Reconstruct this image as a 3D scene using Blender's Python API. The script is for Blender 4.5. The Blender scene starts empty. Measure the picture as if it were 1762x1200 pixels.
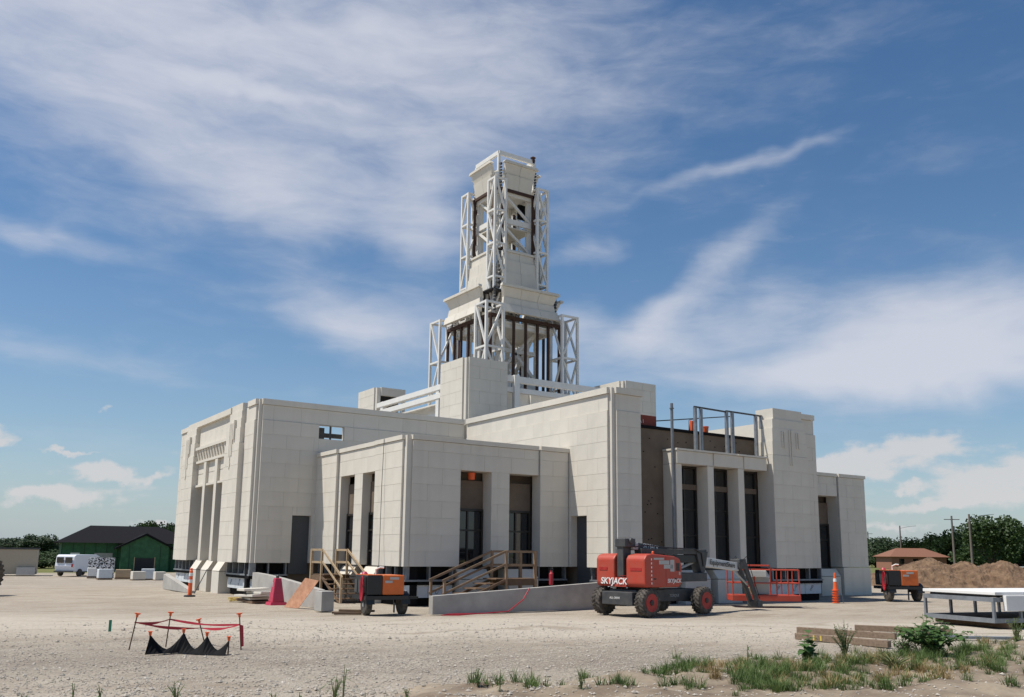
import bpy, math, random
from mathutils import Vector, Matrix, noise as mnoise
R = math.radians
scene = bpy.context.scene
col = scene.collection
# ------------------------------------------------------------------ camera
F_PX, CYP = 1530.93, 88.7
pitch, roll, yaw = R(9.7967), R(0.6285), R(56.235)
EYE = 1.855
cam = bpy.data.cameras.new('camera'); cam_o = bpy.data.objects.new('camera', cam); col.objects.link(cam_o)
fw = Vector((math.cos(yaw)*math.cos(pitch), math.sin(yaw)*math.cos(pitch), math.sin(pitch)))
rt0 = Vector((math.sin(yaw), -math.cos(yaw), 0)); up0 = rt0.cross(fw)
rt = math.cos(roll)*rt0+math.sin(roll)*up0; up = -math.sin(roll)*rt0+math.cos(roll)*up0
M = Matrix((rt, up, -fw)).transposed().to_4x4(); M.translation = (0, 0, EYE)
cam_o.matrix_world = M
cam.sensor_fit = 'HORIZONTAL'; cam.sensor_width = 36; cam.lens = 36*F_PX/1762
cam.shift_y = CYP/1762
cam.clip_start = 0.1; cam.clip_end = 6000
scene.camera = cam_o
def ray(u, v): return fw+rt*((u-881)/F_PX)-up*((v-600-CYP)/F_PX)
def gp(u, v, h=0):
    r = ray(u, v); return r*((h-EYE)/r.z)+Vector((0, 0, EYE))
def at(u, v, d):
    r = ray(u, v); return r*(d/math.hypot(r.x, r.y))+Vector((0, 0, EYE))
# ------------------------------------------------------------------ light
TOSUN = Vector((-1, .42, 2.07)).normalized()
sun = bpy.data.lights.new('sun', 'SUN'); sun.energy = 5.0; sun.angle = R(.53); sun.color = (1, .945, .86)
sun_o = bpy.data.objects.new('sun', sun); col.objects.link(sun_o)
sun_o.rotation_euler = TOSUN.to_track_quat('Z', 'Y').to_euler(); sun_o.location = (0, 0, 60)
scene.view_settings.view_transform = 'Standard'; scene.view_settings.look = 'None'
scene.view_settings.exposure = 0.0; scene.view_settings.gamma = 1
scene.render.engine = 'CYCLES'
# ------------------------------------------------------------------ world
world = bpy.data.worlds.new('World'); scene.world = world; world.use_nodes = True
nt = world.node_tree; nt.nodes.clear()
def N(t, **kw):
    n = nt.nodes.new(t)
    for k, v in kw.items(): setattr(n, k, v)
    return n
def math_(op, a, b=None, clamp=False):
    n = N('ShaderNodeMath', operation=op); n.use_clamp = clamp
    for i, x in enumerate((a, b)):
        if x is None: continue
        if hasattr(x, 'links'): nt.links.new(x, n.inputs[i])
        else: n.inputs[i].default_value = x
    return n.outputs[0]
def mix_(f, a, b):
    n = N('ShaderNodeMix', data_type='RGBA')
    for i, x in ((0, f), (6, a), (7, b)):
        if hasattr(x, 'links'): nt.links.new(x, n.inputs[i])
        else: n.inputs[i].default_value = x
    return n.outputs[2]
out = N('ShaderNodeOutputWorld'); bg = N('ShaderNodeBackground'); bg.inputs[1].default_value = .095
nt.links.new(bg.outputs[0], out.inputs[0])
sky = N('ShaderNodeTexSky', sky_type='NISHITA'); sky.sun_disc = False
sky.sun_elevation = math.asin(TOSUN.z); sky.sun_rotation = math.atan2(TOSUN.x, TOSUN.y)
sky.altitude = 200; sky.air_density = 1.0; sky.dust_density = .25; sky.ozone_density = 1.8
geo = N('ShaderNodeTexCoord'); nrm = N('ShaderNodeVectorMath', operation='NORMALIZE'); nt.links.new(geo.outputs['Generated'], nrm.inputs[0])
sep = N('ShaderNodeSeparateXYZ'); nt.links.new(nrm.outputs[0], sep.inputs[0])
az = math_('ARCTAN2', sep.outputs[1], sep.outputs[0]); el = math_('ARCSINE', sep.outputs[2])
ae = N('ShaderNodeCombineXYZ'); nt.links.new(az, ae.inputs[0]); nt.links.new(el, ae.inputs[1])
def noise_(vec, scale, detail=6, rough=.55, dist=0, mapping=None):
    if mapping:
        m = N('ShaderNodeMapping'); m.inputs['Rotation'].default_value = (0, 0, mapping[0]); m.inputs['Scale'].default_value = mapping[1]; m.inputs['Location'].default_value = mapping[2] if len(mapping) > 2 else (0, 0, 0)
        nt.links.new(vec, m.inputs[0]); vec = m.outputs[0]
    n = N('ShaderNodeTexNoise'); n.inputs['Scale'].default_value = scale; n.inputs['Detail'].default_value = detail; n.inputs['Roughness'].default_value = rough; n.inputs['Distortion'].default_value = dist
    nt.links.new(vec, n.inputs['Vector']); return n
wn = noise_(ae.outputs[0], 5, 4)
ws = N('ShaderNodeVectorMath', operation='MULTIPLY_ADD'); nt.links.new(wn.outputs['Color'], ws.inputs[0]); ws.inputs[1].default_value = (.16, .09, 0); ws.inputs[2].default_value = (-.08, -.045, 0)
wa = N('ShaderNodeVectorMath', operation='ADD'); nt.links.new(ae.outputs[0], wa.inputs[0]); nt.links.new(ws.outputs[0], wa.inputs[1])
def azel(u, v):
    r = ray(u, v).normalized(); return math.atan2(r.y, r.x), math.asin(r.z)
def blob(u, v, rx, ry, rot, amp, vec=None):
    a, e = azel(u, v)
    m = N('ShaderNodeMapping', vector_type='TEXTURE'); m.inputs['Location'].default_value = (a, e, 0)
    m.inputs['Rotation'].default_value = (0, 0, R(rot)); m.inputs['Scale'].default_value = (rx/F_PX, ry/F_PX, 1)
    nt.links.new(vec or wa.outputs[0], m.inputs[0])
    l = N('ShaderNodeVectorMath', operation='LENGTH'); nt.links.new(m.outputs[0], l.inputs[0])
    mr = N('ShaderNodeMapRange', interpolation_type='SMOOTHSTEP'); nt.links.new(l.outputs['Value'], mr.inputs[0])
    mr.inputs[1].default_value = 1; mr.inputs[2].default_value = 0; mr.inputs[3].default_value = 0; mr.inputs[4].default_value = amp
    return mr.outputs[0]
def add_all(l):
    s = l[0]
    for x in l[1:]: s = math_('ADD', s, x)
    return s
# azimuth grows to the left in the picture, so a streak that falls to the right has a positive rotation here
cir = add_all([blob(150, 20, 1050, 380, 10, .80), blob(850, 70, 780, 300, 6, .55), blob(470, 320, 480, 110, 10, .32), blob(110, 398, 230, 34, 9, .50),
    blob(630, 548, 270, 95, 16, .80), blob(720, 390, 120, 190, -12, .36), blob(1290, 287, 270, 20, -6, .46), blob(1215, 485, 260, 66, -38, .60),
    blob(1620, 590, 560, 145, -6, 1.05), blob(1100, 600, 380, 100, -12, .58), blob(1015, 415, 80, 42, -20, .46), blob(150, 600, 280, 50, 6, .36), blob(1010, 545, 80, 60, -20, .5),
    blob(420, 140, 260, 16, 3, .3), blob(1450, 650, 520, 50, 0, .5)])
n1 = noise_(wa.outputs[0], 3.2, 9, .58, .3, (R(10), (1.0, 3.2, 1)))
n2 = noise_(ae.outputs[0], 9, 10, .6, .35, (R(-18), (1.0, 3.5, 1), (3, 1, 0)))
tex = math_('ADD', math_('MULTIPLY', n1.outputs['Fac'], .5), math_('MULTIPLY', n2.outputs['Fac'], .5))
d = math_('ADD', math_('MULTIPLY', math_('SUBTRACT', tex, .5), 1.55), math_('SUBTRACT', cir, .10))
cm = N('ShaderNodeMapRange', interpolation_type='SMOOTHSTEP'); nt.links.new(d, cm.inputs[0]); cm.inputs[1].default_value = -.16; cm.inputs[2].default_value = 1.05; cm.inputs[3].default_value = 0; cm.inputs[4].default_value = .9
# low cumulus
cwn = noise_(ae.outputs[0], 30, 7, .62)
cws = N('ShaderNodeVectorMath', operation='MULTIPLY_ADD'); nt.links.new(cwn.outputs['Color'], cws.inputs[0]); cws.inputs[1].default_value = (.065, .04, 0); cws.inputs[2].default_value = (-.0325, -.02, 0)
cwa = N('ShaderNodeVectorMath', operation='ADD'); nt.links.new(ae.outputs[0], cwa.inputs[0]); nt.links.new(cws.outputs[0], cwa.inputs[1])
cv = cwa.outputs[0]
cum = add_all([blob(1530, 785, 190, 52, -8, 1, cv), blob(1715, 832, 130, 66, -12, 1, cv), blob(1440, 800, 70, 18, 0, .7, cv), blob(1600, 870, 130, 16, -4, .8, cv), blob(1560, 838, 40, 16, 0, .8, cv), blob(1520, 905, 120, 12, 0, .6, cv),
    blob(125, 862, 85, 32, 0, 1, cv), blob(180, 815, 48, 28, 0, 1, cv), blob(40, 855, 60, 22, -10, .9, cv), blob(270, 895, 50, 12, 0, .7, cv), blob(130, 778, 90, 7, 3, .7, cv), blob(260, 822, 60, 12, -6, .6, cv), blob(180, 700, 22, 10, 0, .6, cv), blob(5, 745, 30, 22, 0, .7, cv)])
cn = noise_(ae.outputs[0], 22, 6, .55, 0, (0, (1, 2.6, 1)))
band = N('ShaderNodeMapRange', interpolation_type='SMOOTHSTEP'); nt.links.new(math_('ABSOLUTE', math_('SUBTRACT', el, .07)), band.inputs[0]); band.inputs[1].default_value = .07; band.inputs[2].default_value = 0; band.inputs[3].default_value = 0; band.inputs[4].default_value = .16
cd = math_('ADD', math_('ADD', math_('MULTIPLY', cum, .62), math_('MULTIPLY', math_('SUBTRACT', cn.outputs['Fac'], .56), 1.1)), band.outputs[0])
cmm = N('ShaderNodeMapRange', interpolation_type='SMOOTHSTEP'); nt.links.new(cd, cmm.inputs[0]); cmm.inputs[1].default_value = .12; cmm.inputs[2].default_value = .5; cmm.inputs[3].default_value = 0; cmm.inputs[4].default_value = .8
grade = N('ShaderNodeHueSaturation'); grade.inputs['Saturation'].default_value = 1.2; grade.inputs['Value'].default_value = 1.10; nt.links.new(sky.outputs[0], grade.inputs['Color'])
hz_ = math_('MULTIPLY', math_('POWER', 2.718, math_('MULTIPLY', math_('ABSOLUTE', el), -9.0)), .86)
base_sky = mix_(hz_, grade.outputs[0], (3.55, 4.45, 5.35, 1))
c1 = mix_(cm.outputs[0], base_sky, (6.8, 7.05, 7.9, 1))
c2 = mix_(cmm.outputs[0], c1, (7.0, 6.85, 6.9, 1))
nt.links.new(c2, bg.inputs[0])
# ------------------------------------------------------------------ materials
MATS = {}
def mat(name, c, rough=.7, var=.12, scale=6, bump=0, metal=0, c2=None, obj_var=0, spec=.5, coords='Object', stretch=(1, 1, 1), bscale=None, detail=6):
    if name in MATS: return MATS[name]
    m = bpy.data.materials.new(name); m.use_nodes = True; t = m.node_tree; b = t.nodes['Principled BSDF']
    b.inputs['Roughness'].default_value = rough; b.inputs['Metallic'].default_value = metal; b.inputs['Specular IOR Level'].default_value = spec
    tc = t.nodes.new('ShaderNodeTexCoord'); mp = t.nodes.new('ShaderNodeMapping'); mp.inputs['Scale'].default_value = stretch
    t.links.new(tc.outputs[coords], mp.inputs[0])
    n = t.nodes.new('ShaderNodeTexNoise'); n.inputs['Scale'].default_value = scale; n.inputs['Detail'].default_value = detail; n.inputs['Roughness'].default_value = .6
    t.links.new(mp.outputs[0], n.inputs['Vector'])
    mx = t.nodes.new('ShaderNodeMix'); mx.data_type = 'RGBA'
    mr = t.nodes.new('ShaderNodeMapRange'); t.links.new(n.outputs['Fac'], mr.inputs[0]); mr.inputs[1].default_value = .3; mr.inputs[2].default_value = .7
    t.links.new(mr.outputs[0], mx.inputs[0])
    ca = [x*(1-var) for x in c]; cb = list(c2) if c2 else [min(1, x*(1+var)) for x in c]
    mx.inputs[6].default_value = (*ca, 1); mx.inputs[7].default_value = (*cb, 1)
    o = mx.outputs[2]
    if obj_var:
        oi = t.nodes.new('ShaderNodeObjectInfo'); hs = t.nodes.new('ShaderNodeHueSaturation')
        r2 = t.nodes.new('ShaderNodeMapRange'); t.links.new(oi.outputs['Random'], r2.inputs[0]); r2.inputs[3].default_value = 1-obj_var; r2.inputs[4].default_value = 1+obj_var
        t.links.new(r2.outputs[0], hs.inputs['Value']); t.links.new(o, hs.inputs['Color']); o = hs.outputs[0]
    t.links.new(o, b.inputs['Base Color'])
    if bump:
        nb = t.nodes.new('ShaderNodeTexNoise'); nb.inputs['Scale'].default_value = bscale or scale*6; nb.inputs['Detail'].default_value = 4
        t.links.new(mp.outputs[0], nb.inputs['Vector'])
        bp = t.nodes.new('ShaderNodeBump'); bp.inputs['Strength'].default_value = bump; bp.inputs['Distance'].default_value = .02
        t.links.new(nb.outputs['Fac'], bp.inputs['Height']); t.links.new(bp.outputs[0], b.inputs['Normal'])
    MATS[name] = m; return m
PANEL = mat('precast', (.645, .603, .522), .85, .06, .7, .10, obj_var=.012, bscale=60)
PANEL_IN = mat('precast_return', (.60, .565, .495), .85, .05, 1.5)
def weather(m):
    t = m.node_tree; b = t.nodes['Principled BSDF']; L = t.links.new
    src = b.inputs['Base Color'].links[0].from_socket
    g_ = t.nodes.new('ShaderNodeNewGeometry'); mp = t.nodes.new('ShaderNodeMapping'); mp.inputs['Scale'].default_value = (1.6, 1.6, .13); L(g_.outputs['Position'], mp.inputs[0])
    n = t.nodes.new('ShaderNodeTexNoise'); n.inputs['Scale'].default_value = 1.5; n.inputs['Detail'].default_value = 7; L(mp.outputs[0], n.inputs['Vector'])
    r = t.nodes.new('ShaderNodeMapRange'); L(n.outputs['Fac'], r.inputs[0]); r.inputs[1].default_value = .50; r.inputs[2].default_value = .78; r.inputs[3].default_value = 0; r.inputs[4].default_value = .42
    n2 = t.nodes.new('ShaderNodeTexNoise'); n2.inputs['Scale'].default_value = .45; n2.inputs['Detail'].default_value = 5; L(g_.outputs['Position'], n2.inputs['Vector'])
    r2 = t.nodes.new('ShaderNodeMapRange'); L(n2.outputs['Fac'], r2.inputs[0]); r2.inputs[1].default_value = .42; r2.inputs[2].default_value = .7; r2.inputs[4].default_value = .30
    x = t.nodes.new('ShaderNodeMix'); x.data_type = 'RGBA'; x.inputs[7].default_value = (.50, .465, .40, 1); L(r.outputs[0], x.inputs[0]); L(src, x.inputs[6])
    y = t.nodes.new('ShaderNodeMix'); y.data_type = 'RGBA'; y.inputs[7].default_value = (.59, .55, .475, 1); L(r2.outputs[0], y.inputs[0]); L(x.outputs[2], y.inputs[6])
    L(y.outputs[2], b.inputs['Base Color'])
weather(PANEL)
JOINT = mat('joint_sealant', (.20, .185, .16), .9, .1)
WHITE_ST = mat('white_steel', (.74, .72, .67), .5, .05, 2)
RUST = mat('rusty_steel', (.10, .045, .025), .75, .4, 4, c2=(.05, .022, .014))
GALV = mat('galvanised', (.24, .26, .28), .5, .2, 5, metal=.4)
CONC_BR = mat('brown_sheathing', (.145, .108, .078), .9, .18, 1.0, .12, c2=(.185, .142, .104))
CONC = mat('concrete', (.38, .365, .335), .9, .16, 1.6, .15)
BLACK = mat('black_membrane', (.010, .010, .011), .8, .3, spec=.1)
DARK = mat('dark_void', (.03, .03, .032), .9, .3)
FOAM = mat('foam_board', (.60, .64, .66), .6, .06, 3)
FRAME = mat('bronze_frame', (.025, .021, .018), .4, .2)
GLASS = mat('dark_glass', (.012, .014, .016), .04, .2, spec=.9)
DOORM = mat('grey_door', (.055, .062, .07), .5, .06)
WOOD = mat('lumber', (.42, .31, .19), .8, .18, 3, .1, stretch=(1, 1, 8), obj_var=.1)
WOOD_D = mat('stained_lumber', (.16, .10, .06), .85, .25, 3, obj_var=.15)
TIMBER = mat('weathered_timber', (.22, .155, .105), .85, .25, 3, .2, stretch=(1, 6, 6), obj_var=.08)
OSB = mat('plywood_sheet', (.58, .27, .155), .8, .2, 7, .05, c2=(.66, .36, .22))
ORANGE = mat('machine_orange', (.62, .13, .02), .4, .06)
RED = mat('lift_red', (.50, .045, .02), .5, .10, 3.5, c2=(.40, .075, .045))
REDR = mat('rim_red', (.36, .02, .015), .5, .2)
DGREY = mat('lift_grey', (.04, .044, .05), .55, .2, 4, c2=(.075, .073, .07))
LGREY = mat('boom_grey', (.42, .42, .41), .5, .08)
TYRE = mat('tyre_rubber', (.035, .032, .03), .85, .35, 9, c2=(.13, .11, .09))
BLACKP = mat('black_paint', (.014, .014, .015), .45, .2)
WHITEP = mat('white_paint', (.78, .77, .74), .5, .03)
SAFETY = mat('safety_orange', (.85, .13, .03), .5, .06)
PINK = mat('faded_red_plastic', (.47, .035, .075), .5, .08)
TAPE = mat('red_tape', (.42, .02, .035), .45, .1)
GREENW = mat('green_sheathing', (.028, .105, .044), .8, .2, 2, c2=(.045, .145, .066))
GREEN_T = mat('green_seam_tape', (.012, .05, .022), .7, .1)
ROOFD = mat('dark_shingle', (.014, .0135, .015), .95, .3, 30, spec=.1)
TAN = mat('tan_siding', (.42, .36, .27), .8, .06)
BRICK = mat('brick_wall', (.30, .14, .09), .9, .2, 12)
ROOFB = mat('brown_shingle', (.22, .10, .06), .9, .2, 14)
VANW = mat('van_white', (.74, .76, .80), .3, .02)
DIRT = mat('dirt', (.13, .074, .040), .95, .35, 2.2, 1.0, c2=(.24, .155, .092), bscale=6)
DIRT_V = mat('verge_dirt', (.165, .115, .075), .95, .3, 1.1, 1.0, c2=(.35, .285, .205), bscale=10)
STONE_M = mat('gravel_stone', (.36, .32, .265), .9, .3, 3, c2=(.55, .50, .43))
BARK = mat('bark', (.09, .07, .05), .9, .3)
POLE = mat('pole_wood', (.17, .14, .12), .9, .2)
def leaf_mat(name, c, c2):
    m = mat(name, c, .6, .2, 1.3, c2=c2, spec=.3)
    t = m.node_tree; b = t.nodes['Principled BSDF']
    tr = t.nodes.new('ShaderNodeBsdfTranslucent'); ms = t.nodes.new('ShaderNodeMixShader'); ms.inputs[0].default_value = .25
    src = b.inputs['Base Color'].links[0].from_socket; t.links.new(src, tr.inputs[0])
    t.links.new(b.outputs[0], ms.inputs[1]); t.links.new(tr.outputs[0], ms.inputs[2]); t.links.new(ms.outputs[0], t.nodes['Material Output'].inputs[0])
    return m
LEAF = leaf_mat('tree_leaf', (.028, .055, .016), (.065, .11, .032))
LEAF_D = leaf_mat('dark_leaf', (.02, .04, .016), (.045, .078, .028))
WEEDL = leaf_mat('weed_leaf', (.055, .12, .03), (.11, .20, .055))
GRASSM = leaf_mat('grass_blade', (.07, .13, .03), (.14, .20, .06))
STRAW = leaf_mat('dry_grass', (.30, .21, .09), (.42, .31, .15))
# ------------------------------------------------------------------ mesh helpers
S = .635
def U(x, y, z): return (x*S, y*S, (z+2.92)*S)
class MB:
    def __init__(s, unit=False): s.v = []; s.f = []; s.u = unit
    def add(s, vs, fs):
        o = len(s.v); s.v += [U(*p) if s.u else tuple(p) for p in vs]; s.f += [[i+o for i in f] for f in fs]; return s
    def box(s, x0, x1, y0, y1, z0, z1):
        return s.add([(x0, y0, z0), (x1, y0, z0), (x1, y1, z0), (x0, y1, z0), (x0, y0, z1), (x1, y0, z1), (x1, y1, z1), (x0, y1, z1)],
                     [(3, 2, 1, 0), (4, 5, 6, 7), (0, 1, 5, 4), (1, 2, 6, 5), (2, 3, 7, 6), (3, 0, 4, 7)])
    def hexa(s, b, t):      # bottom quad, top quad (counter-clockwise from above)
        return s.add(list(b)+list(t), [(3, 2, 1, 0), (4, 5, 6, 7), (0, 1, 5, 4), (1, 2, 6, 5), (2, 3, 7, 6), (3, 0, 4, 7)])
    def beam(s, p, q, w, h=None):
        h = h or w; p = Vector(p); q = Vector(q); d = (q-p).normalized()
        a = d.cross(Vector((0, 0, 1)))
        if a.length < 1e-3: a = Vector((1, 0, 0))
        a.normalize(); b = a.cross(d); a *= w/2; b *= h/2
        return s.hexa([p-a-b, p+a-b, p+a+b, p-a+b], [q-a-b, q+a-b, q+a+b, q-a+b])
    def tube(s, pts, r, n=8, caps=True):
        pts = [Vector(p) for p in pts]; rs = r if isinstance(r, (list, tuple)) else [r]*len(pts); vs = []; fs = []
        for i, p in enumerate(pts):
            d = (pts[min(i+1, len(pts)-1)]-pts[max(i-1, 0)]).normalized()
            a = d.cross(Vector((0, 0, 1)))
            if a.length < 1e-3: a = Vector((1, 0, 0))
            a.normalize(); b = a.cross(d)
            for k in range(n): vs.append(p+(a*math.cos(2*math.pi*k/n)+b*math.sin(2*math.pi*k/n))*rs[i])
        for i in range(len(pts)-1):
            for k in range(n): fs.append((i*n+k, i*n+(k+1) % n, (i+1)*n+(k+1) % n, (i+1)*n+k))
        if caps: fs.append(tuple(range(n))[::-1]); fs.append(tuple((len(pts)-1)*n+k for k in range(n)))
        return s.add(vs, fs)
    def lathe(s, prof, n=20, c=(0, 0, 0), axis='Z'):
        vs = []; fs = []
        for r, h in prof:
            for k in range(n):
                a = 2*math.pi*k/n; x, y = r*math.cos(a), r*math.sin(a)
                vs.append({'Z': (c[0]+x, c[1]+y, c[2]+h), 'Y': (c[0]+x, c[1]+h, c[2]+y), 'X': (c[0]+h, c[1]+x, c[2]+y)}[axis])
        for i in range(len(prof)-1):
            for k in range(n): fs.append((i*n+k, i*n+(k+1) % n, (i+1)*n+(k+1) % n, (i+1)*n+k))
        fs.append(tuple(range(n))[::-1]); fs.append(tuple((len(prof)-1)*n+k for k in range(n)))
        return s.add(vs, fs)
    def prism(s, poly, axis, a0, a1):   # polygon in the other two axes
        n = len(poly); vs = []
        for a in (a0, a1):
            for p, q in poly: vs.append({'X': (a, p, q), 'Y': (p, a, q), 'Z': (p, q, a)}[axis])
        return s.add(vs, [tuple(range(n))[::-1], tuple(range(n, 2*n))]+[(i, (i+1) % n, n+(i+1) % n, n+i) for i in range(n)])
    def build(s, name, m, parent=None, smooth=False, bevel=0, loc=None):
        me = bpy.data.meshes.new(name); off = Vector(loc) if loc is not None else None
        vs = [tuple(Vector(p)-off) for p in s.v] if off is not None else s.v
        me.from_pydata([tuple(p) for p in vs], [], s.f); me.materials.append(m)
        if smooth: me.polygons.foreach_set('use_smooth', [True]*len(me.polygons))
        me.update(); fix(me)
        o = bpy.data.objects.new(name, me); col.objects.link(o)
        if off is not None: o.location = off
        if parent: o.parent = parent
        if bevel:
            b = o.modifiers.new('bevel', 'BEVEL'); b.width = bevel; b.segments = 2; b.limit_method = 'ANGLE'
        return o
import bmesh
def fix(me):
    bm = bmesh.new(); bm.from_mesh(me); bmesh.ops.recalc_face_normals(bm, faces=bm.faces); bm.to_mesh(me); bm.free()
def tag(o, label, cat, group=None):
    o['label'] = label; o['category'] = cat
    if group: o['group'] = group
    return o
def thing(name, label, cat, loc=(0, 0, 0), rz=0, group=None):
    o = bpy.data.objects.new(name, None); col.objects.link(o); o.location = loc; o.rotation_euler = (0, 0, rz); o.empty_display_size = .3
    return tag(o, label, cat, group)
def copy_tree(o, parent=None):
    c = o.copy(); col.objects.link(c)
    if parent: c.parent = parent
    for ch in list(o.children): copy_tree(ch, c)
    return c
def text(s, size, loc, xdir, ydir, m, parent=None, shear=0, name='lettering', align='LEFT', bold=0, sx=1):
    cu = bpy.data.curves.new(name, 'FONT'); cu.body = s; cu.size = size; cu.shear = shear; cu.align_x = align; cu.extrude = .002; cu.offset = bold
    to = bpy.data.objects.new('tmp', cu); me = bpy.data.meshes.new_from_object(to); bpy.data.objects.remove(to)
    x = Vector(xdir).normalized(); y = Vector(ydir).normalized(); z = x.cross(y)
    mt = Matrix((x, y, z)).transposed().to_4x4()@Matrix.Diagonal((sx, 1, 1, 1)); mt.translation = Vector(loc)
    me.transform(mt); me.materials.clear(); me.materials.append(m)
    o = bpy.data.objects.new(name, me); col.objects.link(o)
    if parent: o.parent = parent
    return o
rnd = random.Random(7)
def sstep(a, b, x):
    t = max(0, min(1, (x-a)/(b-a))); return t*t*(3-2*t)

# ================================================================== GROUND
def gz(x, y):
    drop = -.8*sstep(48, 92, y)*(1-sstep(34, 60, x))
    und = .035*mnoise.noise((x*.35, y*.35, 0))+.02*mnoise.noise((x*1.1, y*1.1, 3)) if math.hypot(x-15, y-18) < 60 else 0
    return drop+und-.02
def axis(c, lo, hi, n, k):
    out = []
    for i in range(n+1):
        t = -1+2*i/n; out.append(c+math.sinh(t*k)/math.sinh(k)*((hi-c) if t > 0 else (c-lo)))
    return out
gx_ = axis(14, -2500, 3000, 250, 8.2); gy_ = axis(17, -2500, 3000, 250, 8.2)
g = MB(); nx = len(gx_)
g.v = [(x, y, gz(x, y)) for y in gy_ for x in gx_]
g.f = [(j*nx+i, j*nx+i+1, (j+1)*nx+i+1, (j+1)*nx+i) for j in range(len(gy_)-1) for i in range(nx-1)]
def ground_mat():
    m = bpy.data.materials.new('gravel_ground'); m.use_nodes = True; t = m.node_tree; b = t.nodes['Principled BSDF']; b.inputs['Roughness'].default_value = .95; b.inputs['Specular IOR Level'].default_value = .2
    L = t.links.new
    gn = t.nodes.new('ShaderNodeNewGeometry')
    def no(scale, det=6, st=None, rough=.6):
        v = gn.outputs['Position']
        if st:
            mp = t.nodes.new('ShaderNodeMapping'); mp.inputs['Scale'].default_value = st[0]; mp.inputs['Rotation'].default_value = (0, 0, st[1]); L(v, mp.inputs[0]); v = mp.outputs[0]
        n = t.nodes.new('ShaderNodeTexNoise'); n.inputs['Scale'].default_value = scale; n.inputs['Detail'].default_value = det; n.inputs['Roughness'].default_value = rough; L(v, n.inputs['Vector']); return n.outputs['Fac']
    def ramp(f, a, b_):
        r = t.nodes.new('ShaderNodeMapRange'); L(f, r.inputs[0]); r.inputs[1].default_value = a; r.inputs[2].default_value = b_; return r.outputs[0]
    def mx(f, a, b_):
        x = t.nodes.new('ShaderNodeMix'); x.data_type = 'RGBA'
        for i, q in ((0, f), (6, a), (7, b_)):
            if hasattr(q, 'links'): L(q, x.inputs[i])
            else: x.inputs[i].default_value = q if i == 0 else (*q, 1)
        return x.outputs[2]
    c = mx(ramp(no(.22, 5), .35, .65), (.335, .285, .22), (.43, .375, .30))
    c = mx(ramp(no(.9, 8, ((.45, 1.3, 1), R(-33))), .47, .72), c, (.27, .215, .16))      # wheel tracks
    c = mx(ramp(no(1.3, 9, ((.6, 1.4, 1), R(-22))), .52, .75), c, (.46, .41, .335))
    c = mx(ramp(no(30, 4), .50, .68), c, (.19, .165, .135))
    c = mx(ramp(no(7, 5), .55, .75), c, (.24, .20, .16))
    c = mx(ramp(no(60, 2), .60, .72), c, (.60, .56, .49))
    sp = t.nodes.new('ShaderNodeSeparateXYZ'); L(gn.outputs['Position'], sp.inputs[0])
    def M2(op, a, b_):
        q = t.nodes.new('ShaderNodeMath'); q.operation = op
        for i, z in ((0, a), (1, b_)):
            if hasattr(z, 'links'): L(z, q.inputs[i])
            else: q.inputs[i].default_value = z
        return q.outputs[0]
    # compacted haul lane with ruts running past the ramps
    dist = M2('ADD', M2('ADD', M2('MULTIPLY', sp.outputs[0], .52), M2('MULTIPLY', sp.outputs[1], .85)), M2('MULTIPLY', M2('SUBTRACT', no(.16, 3), .5), 7))
    lane = ramp(M2('ABSOLUTE', M2('SUBTRACT', dist, 23.5), 0), 4.5, 1.5)
    c = mx(M2('MULTIPLY', lane, .75), c, mx(ramp(no(9, 6), .35, .65), (.42, .37, .30), (.54, .485, .40)))
    rut = ramp(M2('SINE', M2('MULTIPLY', dist, 4.2), 0), .72, 1.0)
    c = mx(M2('MULTIPLY', M2('MULTIPLY', rut, lane), M2('MULTIPLY', ramp(no(.5, 4), .4, .6), .55)), c, (.24, .19, .14))
    coarse = ramp(M2('ABSOLUTE', M2('SUBTRACT', dist, 16.2), 0), 3.2, .8)
    c = mx(M2('MULTIPLY', coarse, ramp(no(22, 3), .46, .58)), c, (.19, .165, .14))
    def far(sock, a, b_):
        q = t.nodes.new('ShaderNodeMath'); q.operation = 'ADD'; L(sock, q.inputs[0])
        w = t.nodes.new('ShaderNodeMath'); w.operation = 'MULTIPLY'; L(no(.12, 4), w.inputs[0]); w.inputs[1].default_value = 16; L(w.outputs[0], q.inputs[1]); return ramp(q.outputs[0], a, b_)
    fx = far(sp.outputs[0], 78, 82); fy = far(sp.outputs[1], 118, 122)
    f = t.nodes.new('ShaderNodeMath'); f.operation = 'MAXIMUM'; L(fx, f.inputs[0]); L(fy, f.inputs[1])
    fc = mx(ramp(no(.08, 6), .35, .65), (.10, .125, .035), (.19, .18, .07))
    c = mx(f.outputs[0], c, fc)
    L(c, b.inputs['Base Color'])
    bp = t.nodes.new('ShaderNodeBump'); bp.inputs['Strength'].default_value = .8; bp.inputs['Distance'].default_value = .03
    ad = t.nodes.new('ShaderNodeMath'); ad.operation = 'ADD'; L(no(28, 5), ad.inputs[0]); L(no(5, 5), ad.inputs[1]); L(ad.outputs[0], bp.inputs['Height']); L(bp.outputs[0], b.inputs['Normal'])
    return m
GROUND = ground_mat()
go = g.build('ground', GROUND, smooth=True); go['kind'] = 'structure'
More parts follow.
